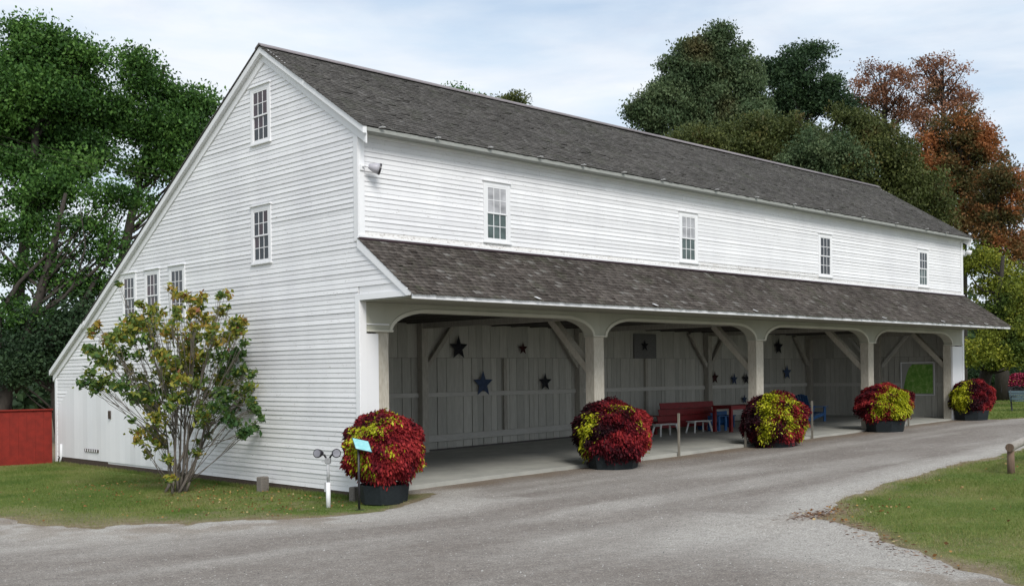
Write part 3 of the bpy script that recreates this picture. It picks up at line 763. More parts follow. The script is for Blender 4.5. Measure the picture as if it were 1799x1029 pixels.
# red settee: slanted plank back seen from behind
t_ = thing('red_settee', 'long red garden settee with tall slanted back standing near the back wall', 'settee', (17.0, 4.75, FL(17)), rotz=math.radians(0))
for i in range(4):
    MB().beam((-1.5, -.12-i*.055, .30+i*.215), (1.5, -.12-i*.055, .30+i*.215), .025, .21, (0, .25, 1)).build('back_slat', M_red, t_, bevel=.006)
MB().box(-1.45, 1.45, -.05, .45, .38, .42).build('seat', M_red, t_, bevel=.006)
for x in (-1.4, 1.4):
    for y in (-.02, .4): MB().box(x-.04, x+.04, y-.04, y+.04, 0, .38).build('leg', M_red, t_)
    MB().box(x-.06, x+.06, -.1, .5, .60, .63).build('armrest', M_red, t_)
def wbench(x, y, rz, label):
    t_ = thing('white_bench', label, 'bench', (x, y, FL(x)), 'white slatted benches before the red settee', rz)
    for i in range(3): MB().box(-.5, .5, -.18+i*.125, -.18+i*.125+.11, .38, .405).build('seat_slat', M_wht, t_)
    for sx in (-1, 1):
        for sy in (-1, 1): MB().beam((sx*.40, sy*.13, .38), (sx*.5, sy*.19, 0), .05, .05).build('leg', M_wht, t_)
        MB().box(sx*.41-.02, sx*.41+.02, -.16, .16, .33, .378).build('rail', M_wht, t_)
wbench(15.38, 4.15, 0, 'white garden bench left of the red settee beside the second planter')
wbench(17.3, 4.2, 0, 'white garden bench in front of the right end of the red settee')
t_ = thing('blue_side_table', 'low blue slatted side table between red settee and red table', 'side table', (18.3, 4.15, FL(18)))
for i in range(4): MB().box(-.24+i*.122, -.24+i*.122+.11, -.24, .24, .50, .53).build('top_slat', M_blue, t_)
for sx in (-1, 1):
    for sy in (-1, 1): MB().box(sx*.2-.05, sx*.2+.05, sy*.2-.025, sy*.2+.025, 0, .5).build('leg', M_blue, t_)
    MB().box(sx*.2-.02, sx*.2+.02, -.17, .17, .2, .28).build('rail', M_blue, t_)
t_ = thing('red_table', 'red wooden table behind the third planter', 'table', (18.75, 3.6, FL(18)))
for i in range(5): MB().box(-1.0, 1.0, -.4+i*.162, -.4+i*.162+.15, .86, .895).build('top_board', M_red, t_)
for sx in (-1, 1):
    for sy in (-1, 1): MB().box(sx*.92-.05, sx*.92+.05, sy*.33-.05, sy*.33+.05, 0, .86).build('leg', M_red, t_)
MB().box(-.87, .87, -.36, -.32, .76, .855).build('apron', M_red, t_); MB().box(-.87, .87, .32, .36, .76, .855).build('apron', M_red, t_)
t_ = thing('blue_bench', 'low blue bench behind the red table', 'bench', (19.3, 4.9, FL(19)))
MB().box(-.95, .95, -.2, .2, .42, .46).build('seat', M_blue, t_, bevel=.005); MB().box(-.95, .95, .2, .235, .1, .60).build('back', M_blue, t_)
for sx in (-1, 1): MB().box(sx*.85-.03, sx*.85+.03, -.18, .18, 0, .42).build('leg', M_blue, t_)
t_ = thing('blue_adirondack_chair', 'bright blue slat-back garden chair near the shed end wall', 'chair', (24.3, 4.0, FL(24)), rotz=math.radians(70))
for i in range(5):
    x = -.26+i*.13; h = 1.06-.02*abs(i-2)**1.5
    MB().beam((x, .28, .30), (x*1.1, .52, h), .12, .022, (0, 1, 0)).build('back_slat', M_blue, t_, bevel=.004)
for i in range(4): MB().box(-.30, .30, -.34+i*.15, -.34+i*.15+.135, .34-.03*i, .362-.03*i).build('seat_slat', M_blue, t_)
for sx in (-1, 1):
    MB().box(sx*.38-.07, sx*.38+.07, -.42, .36, .56, .585).build('armrest', M_blue, t_, bevel=.004)
    MB().box(sx*.33-.02, sx*.33+.02, -.38, -.28, 0, .56).build('leg', M_blue, t_)
    MB().beam((sx*.33, -.34, .30), (sx*.33, .55, .05), .03, .12).build('side_rail', M_blue, t_)
    MB().box(sx*.33-.02, sx*.33+.02, .26, .34, .12, .56).build('leg', M_blue, t_)

# ================================================================= BARRIER STAKES
for (u, vt, vb, yy_, hgt, lab) in [(1193, 723, 797, -.05, 1.17, 'thin wooden stake at the slab edge between the second and third planters'),
                        (1310, 760, 783, -.05, .9, 'thin wooden stake just left of the third planter'),
                        (1427, 700, 765, -.05, 1.2, 'thin wooden stake at the slab edge right of the third planter'),
                        (1596, 712, 745, -.1, .75, 'short wooden stake just right of the fourth planter')]:
    p = atplane(u, vb, 1, yy_); z0 = gz(p[0], p[1])-.1
    o = MB().box(-.025, .025, -.03, .03, 0, hgt+.1).build('barrier_stake', M_frameD, bevel=.004); o.location = (p[0], p[1], z0); o.rotation_euler = (0, 0, .3)
    tag(o, lab, 'stake', 'wooden stakes along the shed floor edge')

# ================================================================= LEAF GEOMETRY
def leafmesh(name, C, size, elong=1.7, droop=0., flat=0., tone=None, outward=None, spread=1., jitter=.3):
    """one bent diamond leaf (two triangles folded on the midrib) at every point of C"""
    n = len(C); C = np.asarray(C, float)
    d = rng.normal(size=(n, 3)); d[:, 2] *= (1-flat)
    if outward is not None: d = d*spread+outward*1.2
    d[:, 2] -= droop
    d /= np.linalg.norm(d, axis=1, keepdims=True)+1e-9
    s = rng.normal(size=(n, 3)); s -= (s*d).sum(1, keepdims=True)*d; s /= np.linalg.norm(s, axis=1, keepdims=True)+1e-9
    nn = np.cross(d, s)
    sz = size*rng.uniform(1-jitter, 1+jitter, (n, 1)) if np.isscalar(size) else size[:, None]
    a = C-d*sz*elong*.5; b = C+d*sz*elong*.5; m = C
    v = np.stack([a, m+s*sz*.5+nn*sz*.12, b, m-s*sz*.5+nn*sz*.12], 1).reshape(-1, 3)
    q = np.arange(n*4).reshape(n, 4)
    if tone is None: tone = rng.random(n)
    return fastmesh(name, v, q, tone)

# ================================================================= COLEUS PLANTERS
M_colred = leafmat('maroon_coleus_leaf', [(0, (.014, .003, .006)), (.35, (.050, .004, .009)), (.70, (.175, .009, .016)), (1, (.34, .030, .03))], .75, .12)
M_colyel = leafmat('yellow_coleus_leaf', [(0, (.20, .24, .010)), (.5, (.45, .46, .018)), (1, (.66, .62, .05))], .5, .2)
M_pot = wood('dark_slate_pot', (.022, .028, .032), (.012, .016, .018), (3, 3, 3), .6, 0, .2)
M_soil = principled('potting_soil', (.02, .015, .012), .95)[0]
def coleus(cu, cv, ru, rv, py, yel, label, pot_r, red_hi):
    p = atplane(cu, 800, 1, py); x, y = p[0], p[1]; z = gz(x, y)
    dep = float((np.array((x, y, z))-CAM)@F_); k = FPX/dep; rx = ru/k; rz = rv/k
    cz = float(atplane(cu, cv, 1, y)[2])
    t_ = thing('coleus_planter', label, 'planter', (x, y, z), 'ball-shaped coleus planters before the arcade posts')
    hgt = .38; s = MB(); n = 8
    prof = [(pot_r*.90, 0.), (pot_r*1.0, hgt), (pot_r*.93, hgt), (pot_r*.9, hgt-.06)]
    s.lathe(prof, n=n).build('pot', M_pot, t_, bevel=.008)
    s = MB(); s.lathe([(pot_r*.88, hgt-.08), (pot_r*.88, hgt-.05)], n=n).build('soil', M_soil, t_)
    # inner dark mass of stems
    c0 = np.array((0, 0, cz-z)); sm = MB()
    for i in range(60):
        a = rng.normal(size=3); a[2] = abs(a[2])*.8-.2; a /= np.linalg.norm(a)
        e = c0+a*np.array((rx, rx, rz))*.86
        sm.tube([(a[0]*.12, a[1]*.12, hgt-.06), (c0+a*np.array((rx, rx, rz))*.45), e], [.016, .011, .006], 5)
    sm.build('stems', M_twig, t_)
    n = 42000
    dirs = rng.normal(size=(n, 3)); dirs /= np.linalg.norm(dirs, axis=1, keepdims=True)
    dirs = dirs[dirs[:, 2] > -.93]; n = len(dirs)
    lum = .98+.07*np.sin(dirs[:, 0]*5+cu)+.06*np.sin(dirs[:, 1]*6+dirs[:, 2]*5+cu)+.05*np.sin(dirs[:, 2]*11+dirs[:, 0]*9+cu)+.04*np.sin(dirs[:, 1]*17+dirs[:, 0]*13)
    rr = 1-np.abs(rng.normal(size=n))*.15+(rng.random(n) < .04)*.04
    zz = dirs[:, 2]; wide = np.where(zz < 0, np.sqrt(1-np.abs(zz)**2.6)/np.sqrt(1-zz**2+1e-6), 1)
    P = dirs*np.array((rx, rx, rz))*(rr*lum)[:, None]*.955; P[:, :2] *= wide[:, None]; P = P+c0
    P[:, 2] -= (rng.random(n) < .25)*(zz < -.3)*rng.uniform(0, .12, n)
    # yellow patches: given as photo points on the ball, turned into directions
    right = np.array((R0[0], R0[1], 0)); back = np.array((-F_[0], -F_[1], 0)); back /= np.linalg.norm(back)
    isy = np.zeros(n, bool)
    jit = dirs+rng.normal(size=(n, 3))*.10
    for (u, v, r, *e) in yel:
        a = (u-cu)/ru; c = -(v-cv)/rv; q = a*a+c*c
        if q > .98: a, c = a/math.sqrt(q/.98), c/math.sqrt(q/.98); q = .98
        dd = right*a+np.array((0, 0, c))+back*math.sqrt(1-q)
        isy |= np.linalg.norm((jit-dd)*np.array((1, 1, (e[0] if e else .7))), axis=1) < 1.15*r/ru
    # the unseen side carries a few patches too
    for i in range(4):
        dd = rng.normal(size=3); dd /= np.linalg.norm(dd)
        if dd@back < -.2: isy |= np.linalg.norm(jit-dd, axis=1) < .4
    for nm, sel, mat, sz in (('red_foliage', ~isy, M_colred, .036), ('yellow_foliage', isy, M_colyel, .036)):
        tn = rng.random(sel.sum())*.75
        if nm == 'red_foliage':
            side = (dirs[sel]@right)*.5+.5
            sun = vnoise(dirs[sel][:, 0]*3+cu, dirs[sel][:, 2]*3+dirs[sel][:, 1]*2, .8, 11)  # smooth noise that shifts the red leaf tone in patches
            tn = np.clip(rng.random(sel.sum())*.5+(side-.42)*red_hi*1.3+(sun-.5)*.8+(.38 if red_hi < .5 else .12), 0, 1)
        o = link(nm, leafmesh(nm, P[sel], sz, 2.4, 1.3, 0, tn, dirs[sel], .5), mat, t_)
    return t_
coleus(674, 786, 78, 62, -.85, [(648,742,17),(622,757,15),(628,790,15,.4),(645,825,14,.45),(600,775,8),(672,752,11),(690,735,11),(697,790,9),(723,835,11,.6),(748,800,11,.6),(742,820,9),(618,830,8)],
       'large red coleus ball in dark pot behind the small sign at the near barn corner', .51, .35)
coleus(1077, 757, 73, 55, -.62, [(1020,745,17,.6),(1012,775,15,.5),(1030,728,13),(1024,800,9,.5),(1075,709,7),(1097,713,10),(1126,745,6,.5),(1143,765,9,.5),(1137,790,7)],
       'dark maroon coleus ball with a yellow left side before the second arcade post', .66, .85)
coleus(1362, 737, 57, 53, -.62, [(1340,705,13),(1352,692,12),(1330,722,9),(1343,723,10,.5),(1335,758,13,.6),(1370,722,10,.6),(1377,738,11,.6),(1383,752,8,.5),(1385,697,13),(1397,703,9),(1400,742,7,.5),(1414,760,12,.5),(1404,727,6)],
       'coleus ball of mixed maroon and yellow stripes before the third arcade post', .66, .6)
coleus(1556, 708, 50, 36, -.55, [(1560,682,12),(1575,690,14),(1572,712,19),(1590,715,14),(1590,700,9),(1537,698,12),(1548,712,7),(1530,722,11),(1560,730,9),(1600,722,10),(1584,728,10)],
       'mostly bright yellow coleus ball before the fourth arcade post', .68, .1)
coleus(1708, 697, 38, 34, -.55, [(1678,700,14),(1683,684,9),(1680,716,11),(1693,670,6),(1736,727,8),(1672,690,7)],
       'dark red coleus ball with yellow left side before the far barn corner', .66, .6)

# ================================================================= SMALL THINGS BY THE GABLE
def cylthing(name, lab, cat, p, r, h, mat):
    o = MB().box(-r, r, -r*.8, r*.8, -.1, h).build(name, mat, bevel=.02); o.location = p; o.rotation_euler = (0, 0, .2); tag(o, lab, cat, 'short stone blocks at the foot of the gable'); return o
M_stone = wood('granite_marker', (.26, .235, .21), (.16, .14, .125), (6, 6, 6))
cylthing('stone_marker', 'short square stone marker at the foot of the gable wall', 'stone marker', (-.28, 3.30, 0), .115, .33, M_stone)
cylthing('stone_marker', 'short stone block at the barn corner between floodlight post and first planter', 'stone marker', (-.17, .0, 0.02), .10, .29, M_stone)
q_ = at(577, 889, 21.2)
fl = thing('twin_floodlight_post', 'white post with two round floodlights in the grass by the gable', 'floodlight', (q_[0], q_[1], gz(q_[0], q_[1])), rotz=-YAW)
MB().tube([(0, 0, -.05), (0, 0, .5)], .045, 12).build('post', M_trim, fl, smooth=True)
MB().tube([(0, 0, .5), (0, 0, .86)], .028, 10).build('conduit', M_galv, fl, smooth=True)
MB().box(-.055, .055, -.04, .04, .86, .97).build('junction_box', M_galv, fl, bevel=.008)
MB().box(-.12, -.056, -.02, .02, .89, .915).build('photo_sensor', M_galv, fl)
MB().box(-.075, -.045, -.02, .02, .32, .5).build('outlet_cover', M_galv, fl)
for sg in (-1, 1):
    MB().tube([(sg*.03, 0, .96), (sg*.07, 0, 1.03), (sg*.12, -.02, 1.05)], .018, 8).build('swivel_arm', M_dkmetal, fl, smooth=True)
    mb, e, d = cone((sg*.13, .04, 1.06), (sg*.35, -1, .05), .05, .088, .17); lp = mb.build('lamp_housing', M_dkmetal, fl, smooth=True)
    MB().tube([e, e+d*.008], [.072, .072], 16).build('lens', M_lens, lp)
q_ = at(631, 888, 20.75)
sg_ = thing('information_sign', 'small tilted pale blue information panel on a thin black post before the first planter', 'sign', (q_[0], q_[1], gz(q_[0], q_[1])), rotz=-YAW)
MB().tube([(0, 0, -.05), (0, 0, 1.24)], .022, 8).build('post', M_dkmetal, sg_, smooth=True)
MB().box(-.09, .09, -.02, .02, 0, .02).build('foot', M_dkmetal, sg_)
m, t, b = principled('sign_print', (.45, .72, .72), .4, .4)
c = ramp(t, [(.35, (.20, .50, .53)), (.6, (.30, .60, .62)), (.72, (.45, .68, .68))], noise(t, 9, 4, .6)); t.links.new(c.outputs[0], b.inputs['Base Color'])
fr_ = MB(); ca, sa = math.cos(math.radians(48)), math.sin(math.radians(48))
def tilt(x, yy, zz): return (x*.98+.07-yy*.35, yy*ca-zz*sa-.02, 1.24+yy*sa+zz*ca-x*.22)
def tb2(x0, x1, y0, y1, z0, z1, nm, mt):
    v = [tilt(x, yy, zz) for x, yy, zz in [(x0,y0,z0),(x1,y0,z0),(x1,y1,z0),(x0,y1,z0),(x0,y0,z1),(x1,y0,z1),(x1,y1,z1),(x0,y1,z1)]]
    return MB().add(v, [(0,3,2,1),(4,5,6,7),(0,1,5,4),(1,2,6,5),(2,3,7,6),(3,0,4,7)]).build(nm, mt, sg_)
tb2(-.165, .165, -.14, .14, -.02, .0, 'panel_tray', M_dkmetal); tb2(-.15, .15, -.125, .125, .001, .004, 'panel_print', m)

# red fence by the rear corner
M_fence = pmat('barn_red_fence_paint', (.24, .018, .010), .8)
fn = thing('red_board_fence', 'solid red board fence running left from the rear barn corner', 'fence', (-.02, 15.75, 0))
dirf = np.array((-6.5, .95, 0)); dirf /= np.linalg.norm(dirf)
x = 0.02
while x < 9:
    q = x+.24; MB().beam(np.array((0, 0, .02+.0))+dirf*(x+.12)+np.array((0, 0, -.1)), dirf*(x+.12)+np.array((0, 0, 1.62)), .237, .025, tuple(np.cross(dirf, (0, 0, 1)))).build('fence_board', M_fence, fn); x = q
MB().beam(dirf*.0+np.array((0, -.03, 1.64)), dirf*9+np.array((0, -.03, 1.64)), .08, .04).build('cap_rail', M_fence, fn)
for i in range(4): MB().box(0, .1, 0, .1, -.1, 1.6).build('fence_post', M_fence, fn).location = tuple(dirf*(i*2.8+.3)+np.array((0, .06, 0)))

# log rail at right
lr = thing('log_rail', 'low rustic log rail on short posts at the edge of the right lawn', 'log rail', (8.60, -9.57, gz(8.60, -9.57)))
zt0 = .52
MB().tube([(-.16, -.06, zt0), (1.5, .25, zt0+.06), (3.6, .6, zt0+.12)], [.085, .082, .075], 12).build('top_log', M_grey, lr, smooth=True)
MB().tube([(-.168, -.062, zt0), (-.161, -.06, zt0)], [.08, .08], 12).build('log_end', M_log, lr)
for (x, y) in ((-.0, -.02), (2.3, .4)):
    MB().tube([(x, y, -.1), (x-.02, y, zt0-.05)], [.075, .068], 10).build('post', M_log, lr, smooth=True)
MB().tube([(.15, .06, -.1), (.13, .05, zt0-.06)], [.05, .045], 8).build('brace', M_grey, lr, smooth=True)

# far right: park bench and flower cart
bn = thing('park_bench', 'blue grey slatted park bench on the lawn at the right edge', 'bench', (35.5, .82, gz(35.5, .82)), rotz=math.radians(-42))
M_bslat = wood('blue_grey_slats', (.10, .15, .17), (.06, .09, .11), (4, 4, 4))
for i in range(4): MB().box(0, 1.5, -.2+i*.11, -.2+i*.11+.09, .43, .46).build('seat_slat', M_bslat, bn)
for i in range(4): MB().beam((0, .24+i*.03, .53+i*.1), (1.5, .24+i*.03, .53+i*.1), .02, .085).build('back_slat', M_bslat, bn)
for x in (.08, 1.42):
    MB().beam((x, -.18, 0), (x, -.18, .43), .05, .05).build('leg', M_dkmetal, bn); MB().beam((x, .22, 0), (x, .36, .92), .05, .05).build('leg', M_dkmetal, bn); MB().box(x-.025, x+.025, -.2, .28, .62, .65).build('armrest', M_dkmetal, bn)
ct = thing('flower_cart', 'dark wooden cart with spoked wheels heaped with red flowers at the right edge', 'cart', (48.25, 5.6, gz(48.2, 5.6)), rotz=-YAW)
ct.scale = (.8, .8, .8)
M_cart = wood('dark_cart_wood', (.03, .03, .032), (.018, .018, .02), (4, 4, 4))
MB().box(-1.2, 2.2, -.45, .45, .55, .95).build('cart_bed', M_cart, ct, bevel=.01)
for (x, y) in ((-.2, -.55), (-.2, .55), (1.7, -.55), (1.7, .55)):
    mb = MB(); c = np.array((x, y, .5))
    mb.tube([c+np.array((math.cos(a)*.46, 0, math.sin(a)*.46)) for a in np.linspace(0, 2*math.pi, 25)], .035, 6, cap=False)
    wl = mb.build('wheel', M_cart, ct)
    mb = MB()
    for i in range(10): a = i*math.pi/5; mb.beam(c, c+np.array((math.cos(a)*.45, 0, math.sin(a)*.45)), .03, .03, (0, 1, 0))
    mb.build('spokes', M_cart, wl)
    MB().tube([c-np.array((0, .06, 0)), c+np.array((0, .06, 0))], .07, 10).build('hub', M_cart, wl)
MB().tube([(-1.2, 0, .7), (-2.3, 0, .35)], .04).build('shaft', M_cart, ct)
M_redfl = leafmat('crimson_flower', [(0, (.10, .008, .02)), (.6, (.30, .015, .06)), (.9, (.42, .05, .12)), (1, (.4, .3, .1))], .6, .2)
P = rng.normal(size=(3500, 3)); P /= np.linalg.norm(P, axis=1, keepdims=True); P[:, 2] = np.abs(P[:, 2]); P *= rng.uniform(.7, 1, (3500, 1))
P = P*np.array((1.7, .65, .95))+np.array((.5, 0, .95)); link('flower_mass', leafmesh('flower_mass', P, .085, 1.4), M_redfl, ct)

# ================================================================= SHRUB IN FRONT OF THE GABLE
M_shrub = leafmat('turning_shrub_leaf', [(0, (.05, .115, .034)), (.40, (.12, .18, .036)), (.62, (.33, .31, .045)), (.86, (.38, .23, .06)), (1, (.26, .10, .06))], .55, .3)
sh = thing('multi_stem_shrub', 'tall multi-stemmed shrub with green and rusty yellow leaves before the gable', 'shrub', tuple(at(312, 864, 24.5)*np.array((1, 1, 0))))
org = np.array(sh.location); org[2] = 0
# clumps: photo position, radius in px, colour bias (0 green .. 1 rust), depth offset
CL = [(210,500,5,.5),(240,565,16,.55),(258,570,17,.6),(222,583,17,.55),(205,590,14,.5),(188,598,11,.85),(163,582,9,.7),(172,570,6,.9),(165,616,12,.3),(178,630,13,.45),(150,612,6,.4),(195,640,12,.55),
 (215,622,13,.3),(150,672,12,.1),(168,680,12,.25),(185,668,12,.45),(158,655,9,.3),(205,680,13,.2),(225,650,10,.6),(232,692,11,.3),(250,664,10,.4),(270,610,9,.3),(248,535,8,.6),(270,545,10,.65),(275,560,8,.6),
 (262,682,13,.35),(285,655,12,.6),(296,668,14,.55),(285,625,15,.7),(300,585,14,.75),(310,560,9,.55),(310,518,8,.8),(322,520,8,.85),(298,505,6,.85),(335,525,10,.7),(345,528,9,.7),(356,522,8,.85),(312,545,9,.6),
 (341,550,11,.9),(340,573,9,.75),(366,563,12,.75),(375,575,10,.65),(352,540,8,.3),(388,520,6,.3),(395,518,9,.85),(388,548,9,.7),(402,540,6,.5),(412,570,12,.6),(420,580,11,.55),(400,592,12,.6),(425,565,8,.85),
 (378,602,12,.75),(387,625,13,.3),(368,592,10,.5),(340,590,13,.6),(330,610,16,.72),(335,630,18,.65),(325,645,17,.62),(345,650,15,.5),(318,668,14,.7),(335,680,12,.55),(350,672,10,.45),(410,625,13,.1),(420,620,10,.15),
 (428,603,7,.2),(397,650,13,.15),(418,655,12,.15),(430,650,8,.3),(443,657,8,.3),(385,668,11,.5),(400,672,10,.4),(432,680,11,.45),(420,692,10,.4),(443,675,8,.5),(385,690,12,.15),(400,700,11,.2),(365,690,9,.35),
 (268,712,15,.5),(275,735,14,.6),(272,758,15,.6),(280,775,13,.6),(262,700,11,.3),(255,690,12,.2),(243,700,10,.15),(228,672,10,.2),(242,762,10,.8),(230,738,6,.3),(240,775,6,.8),(258,795,8,.6),(295,805,9,.6),(300,840,8,.65),
 (355,730,14,.5),(362,742,10,.4),(378,715,11,.15),(352,712,9,.4),(346,795,8,.5),(348,775,6,.5),(400,735,12,.05),(412,745,10,.05),(405,720,9,.1),(432,758,11,.05),(445,750,9,.05),(425,762,8,.1),(447,715,9,.15),(440,702,9,.3),
 (455,722,8,.1),(460,735,6,.1),(420,708,7,.2),(395,715,7,.1),(365,765,6,.2),(310,695,12,.5),(298,715,8,.4),(330,705,10,.4),(290,690,12,.35),(305,640,12,.5),(360,625,11,.5),(232,600,8,.4),(255,595,9,.35),(245,625,9,.3),(196,610,8,.35),(268,590,7,.5),(286,548,6,.6)]
stems = []
for i, (u, v) in enumerate([(303,720),(312,700),(325,690),(338,700),(350,715),(362,740),(290,740),(318,720),(330,740),(372,745)]):
    dp = 24.5+rng.uniform(-.5, .5); top = at(u, v, dp); bs = org+np.array((rng.uniform(-.22, .22), rng.uniform(-.2, .2), 0))
    mid = bs*.55+top*.45+np.array((rng.uniform(-.07, .07), 0, -.12))
    stems.append((bs, mid, top))
bases = []
mbs = [MB() for _ in stems]
for s_, (bs, mid, top) in zip(mbs, stems):
    pts = [bs*(1-t)**2+2*mid*t*(1-t)+top*t*t for t in np.linspace(0, 1, 7)]
    s_.tube(pts, list(np.linspace(.036, .012, 7)), 7); bases.append(pts)
LC, LT, LD = [], [], []
twm = MB()
for (u, v, r, cbias) in CL:
    dp = 24.5+rng.normal()*.55; c = at(u, v, dp)
    # limb: from the stem whose column is nearest
    best = min(range(len(bases)), key=lambda i: np.linalg.norm((bases[i][-1]-c)*np.array((1, 1, .5)))+rng.random()*.25)
    root = bases[best][rng.integers(4, 7)]
    if root[2] > c[2]-.1: root = bases[best][1 if c[2] > .9 else 0]
    mid = (root+c)/2+np.array((0, 0, rng.uniform(-.25, .0)))+rng.normal(size=3)*.06
    pts = [root*(1-t)**2+2*mid*t*(1-t)+c*t*t for t in np.linspace(0, 1, 6)]
    mbs[best].tube(pts, [.010, .009, .008, .007, .005, .003], 5)
    rad = r/FPX*dp*1.2
    n = int(80*(r/11)**2)
    q = c+rng.normal(size=(n, 3))*rad*np.array((.52, .52, .42))
    LC.append(q); LT.append(np.clip(rng.normal(cbias*.8, .17, n), 0, 1))
    for j in range(3): twm.tube([pts[3], (pts[3]+q[j])/2+rng.normal(size=3)*.03, q[j]], [.006, .005, .003], 4)
for s_ in mbs: s_.build('stem', M_twig, sh, smooth=True).matrix_parent_inverse = Matrix.Translation(-Vector(sh.location))
o = twm.build('twigs', M_twig, sh, kind='stuff'); o.matrix_parent_inverse = Matrix.Translation(-Vector(sh.location))
o = link('foliage', leafmesh('foliage', np.concatenate(LC), .068, 2.0, .35, 0, np.concatenate(LT)), M_shrub, sh); o.matrix_parent_inverse = Matrix.Translation(-Vector(sh.location))

# ================================================================= TREES
LM, LS = 8.5, .40
def tree(label, name, crowns, trunk, mat, dens=1., leaf=.22, droop=.1, ndense=70, group=None, tr=.28, clump=.16, limbs=14, shell=.45, loose=.6, cat='tree'):
    """crowns: (u, v, ru, rv, depth[, depth radius m]) seen in the photograph; trunk: (u, depth)"""
    tu, td = trunk; base = at(tu, 650, td); base[2] = gz(base[0], base[1]); clump = clump*.74
    t_ = thing(name, label, cat, tuple(base), group)
    V = []; T = []; mb = MB(); topz = 0; cs = []
    for c in crowns:
        u, v, ru, rv, dp = c[:5]; k = dp/FPX; cen = at(u, v, dp); rx, rz = ru*k, rv*k; ry = c[5] if len(c) > 5 else min(rx, rz)*.9
        cs.append((cen, rx, rz, ry))
    hs = sorted(cs, key=lambda q: -q[0][2])
    top = hs[0][0]; ax = base.copy(); n = 8
    lx = np.mean([q[0] for q in cs], 0)
    tp = [base+(np.array((lx[0], lx[1], top[2]))-base)*t+np.array((math.sin(t*5+tu)*.15, math.cos(t*4+tu)*.15, 0)) for t in np.linspace(0, 1, n)]
    mb.tube(tp, list(np.linspace(tr, tr*.22, n)), 9)
    fx = np.array((F_[0], F_[1], 0))
    for (cen, rx, rz, ry) in cs:
        vol = (rx*rz*ry)**(1/3)
        nc = max(8, int(dens*9*(rx*rz)/(clump*8)**2)); 
        dirs = rng.normal(size=(nc, 3)); dirs /= np.linalg.norm(dirs, axis=1, keepdims=True)
        rad = rng.uniform(shell, 1, nc)[:, None]
        off = dirs[:, 0:1]*R0*rx+dirs[:, 1:2]*fx*ry+dirs[:, 2:3]*np.array((0, 0, 1.))*rz
        cp = cen+off*rad
        cr = clump*8*rng.uniform(.35, .95, nc)
        for p, r_ in zip(cp, cr):
            m_ = int(LM*ndense*(r_/.9)**2)+6
            q = p+np.clip(rng.normal(size=(m_, 3)), -1.9, 1.9)*r_*np.array((1, 1, .62))*loose
            V.append(q); T.append(np.clip(rng.normal(rng.uniform(.12, .88), .15, m_), 0, 1))
        for j in range(max(3, limbs//2)):
            e = cp[rng.integers(nc)]; zz = e[2]-(.5+.5*rng.random())*math.hypot(*(e-tp[3])[:2])-.5
            h = np.clip((zz-base[2])/(tp[-1][2]-base[2]), .22, .95)*(n-1); h0 = int(h); b0 = tp[h0]*(1-h+h0)+tp[min(h0+1, n-1)]*(h-h0)
            mid = (b0*.5+e*.5)+np.array((0, 0, -.10*np.linalg.norm(e-b0)))+rng.normal(size=3)*.3; r0 = tr*.26*rng.uniform(.4, 1)
            mb.tube([b0*(1-t)**2+2*mid*t*(1-t)+e*t*t for t in np.linspace(0, 1, 6)], list(np.linspace(r0, r0*.15, 6)), 5)
    inv = Matrix.Translation(-Vector(base))
    o = mb.build('trunk', M_bark, t_, smooth=True); o.matrix_parent_inverse = inv
    V = np.concatenate(V); T = np.concatenate(T)
    o = link('crown', leafmesh('crown', V, leaf*LS, 1.8, droop, 0, T), mat, t_); o.matrix_parent_inverse = inv
    return len(V)
TOT = 0
MG = lambda nm, a, b_, c, **k: leafmat(nm, [(0, a), (.5, b_), (1, c)], .6, .28, **k)
M_t1 = MG('dark_green_leaf', (0.016, 0.046, 0.010), (0.050, 0.125, 0.023), (0.120, 0.235, 0.045))
M_t2 = MG('olive_willow_leaf', (0.046, 0.081, 0.035), (0.084, 0.128, 0.057), (0.135, 0.182, 0.084), patch=((0.115, 0.101, 0.041), .56, .72, .3))
M_t3 = MG('deep_green_leaf', (0.019, 0.041, 0.019), (0.035, 0.070, 0.030), (0.061, 0.108, 0.043))
M_t4 = MG('rust_orange_leaf', (.13, .062, .036), (.27, .125, .070), (.38, .20, .12), patch=((.06, .07, .025), .55, .68, .4))
M_t5 = MG('brown_green_leaf', (0.041, 0.057, 0.016), (0.081, 0.101, 0.027), (0.128, 0.142, 0.041), patch=((0.149, 0.081, 0.030), .56, .72, .5))
M_t6 = MG('yellow_green_leaf', (0.095, 0.121, 0.016), (0.203, 0.236, 0.027), (0.365, 0.351, 0.041), patch=((0.068, 0.108, 0.020), .5, .62, .5))
M_t7 = MG('mixed_autumn_leaf', (0.047, 0.054, 0.016), (0.101, 0.081, 0.027), (0.257, 0.115, 0.041), patch=((0.324, 0.121, 0.041), .5, .6, .55))
# left: tall locust-like trees beyond the fence
TOT += tree('tall dark green tree with open lower branches at the left edge', 'shade_tree',
     [(60,250,110,50,48),(150,270,60,40,48),(30,130,55,60,47),(95,135,60,60,48),(150,165,50,45,48),(10,200,60,35,46),(95,215,60,30,48),(170,215,45,30,49),(38,55,22,28,47),(105,72,42,28,47),(150,100,22,18,47),(-60,200,90,130,47),(70,95,50,35,47),(60,160,70,45,46),(20,290,50,22,46),(80,330,60,18,45),(110,300,55,25,46),(50,350,40,22,46)], (5, 45), M_t1, 1.35, .24, .5, 60, 'trees beyond the red fence', .35, .16, 6, .25, .72)
TOT += tree('green tree leaning over the rear roof slope of the barn', 'shade_tree',
     [(250,150,38,32,50),(300,170,45,35,51),(350,190,32,28,52),(225,205,40,38,50),(280,225,60,40,50),(335,240,45,40,52),(240,108,14,18,50),(300,280,50,30,50),(250,300,35,18,50),(330,310,40,30,50)], (160, 49), M_t1, 1.35, .24, .5, 60, 'trees beyond the red fence', .35, .16, 9, .25, .72)
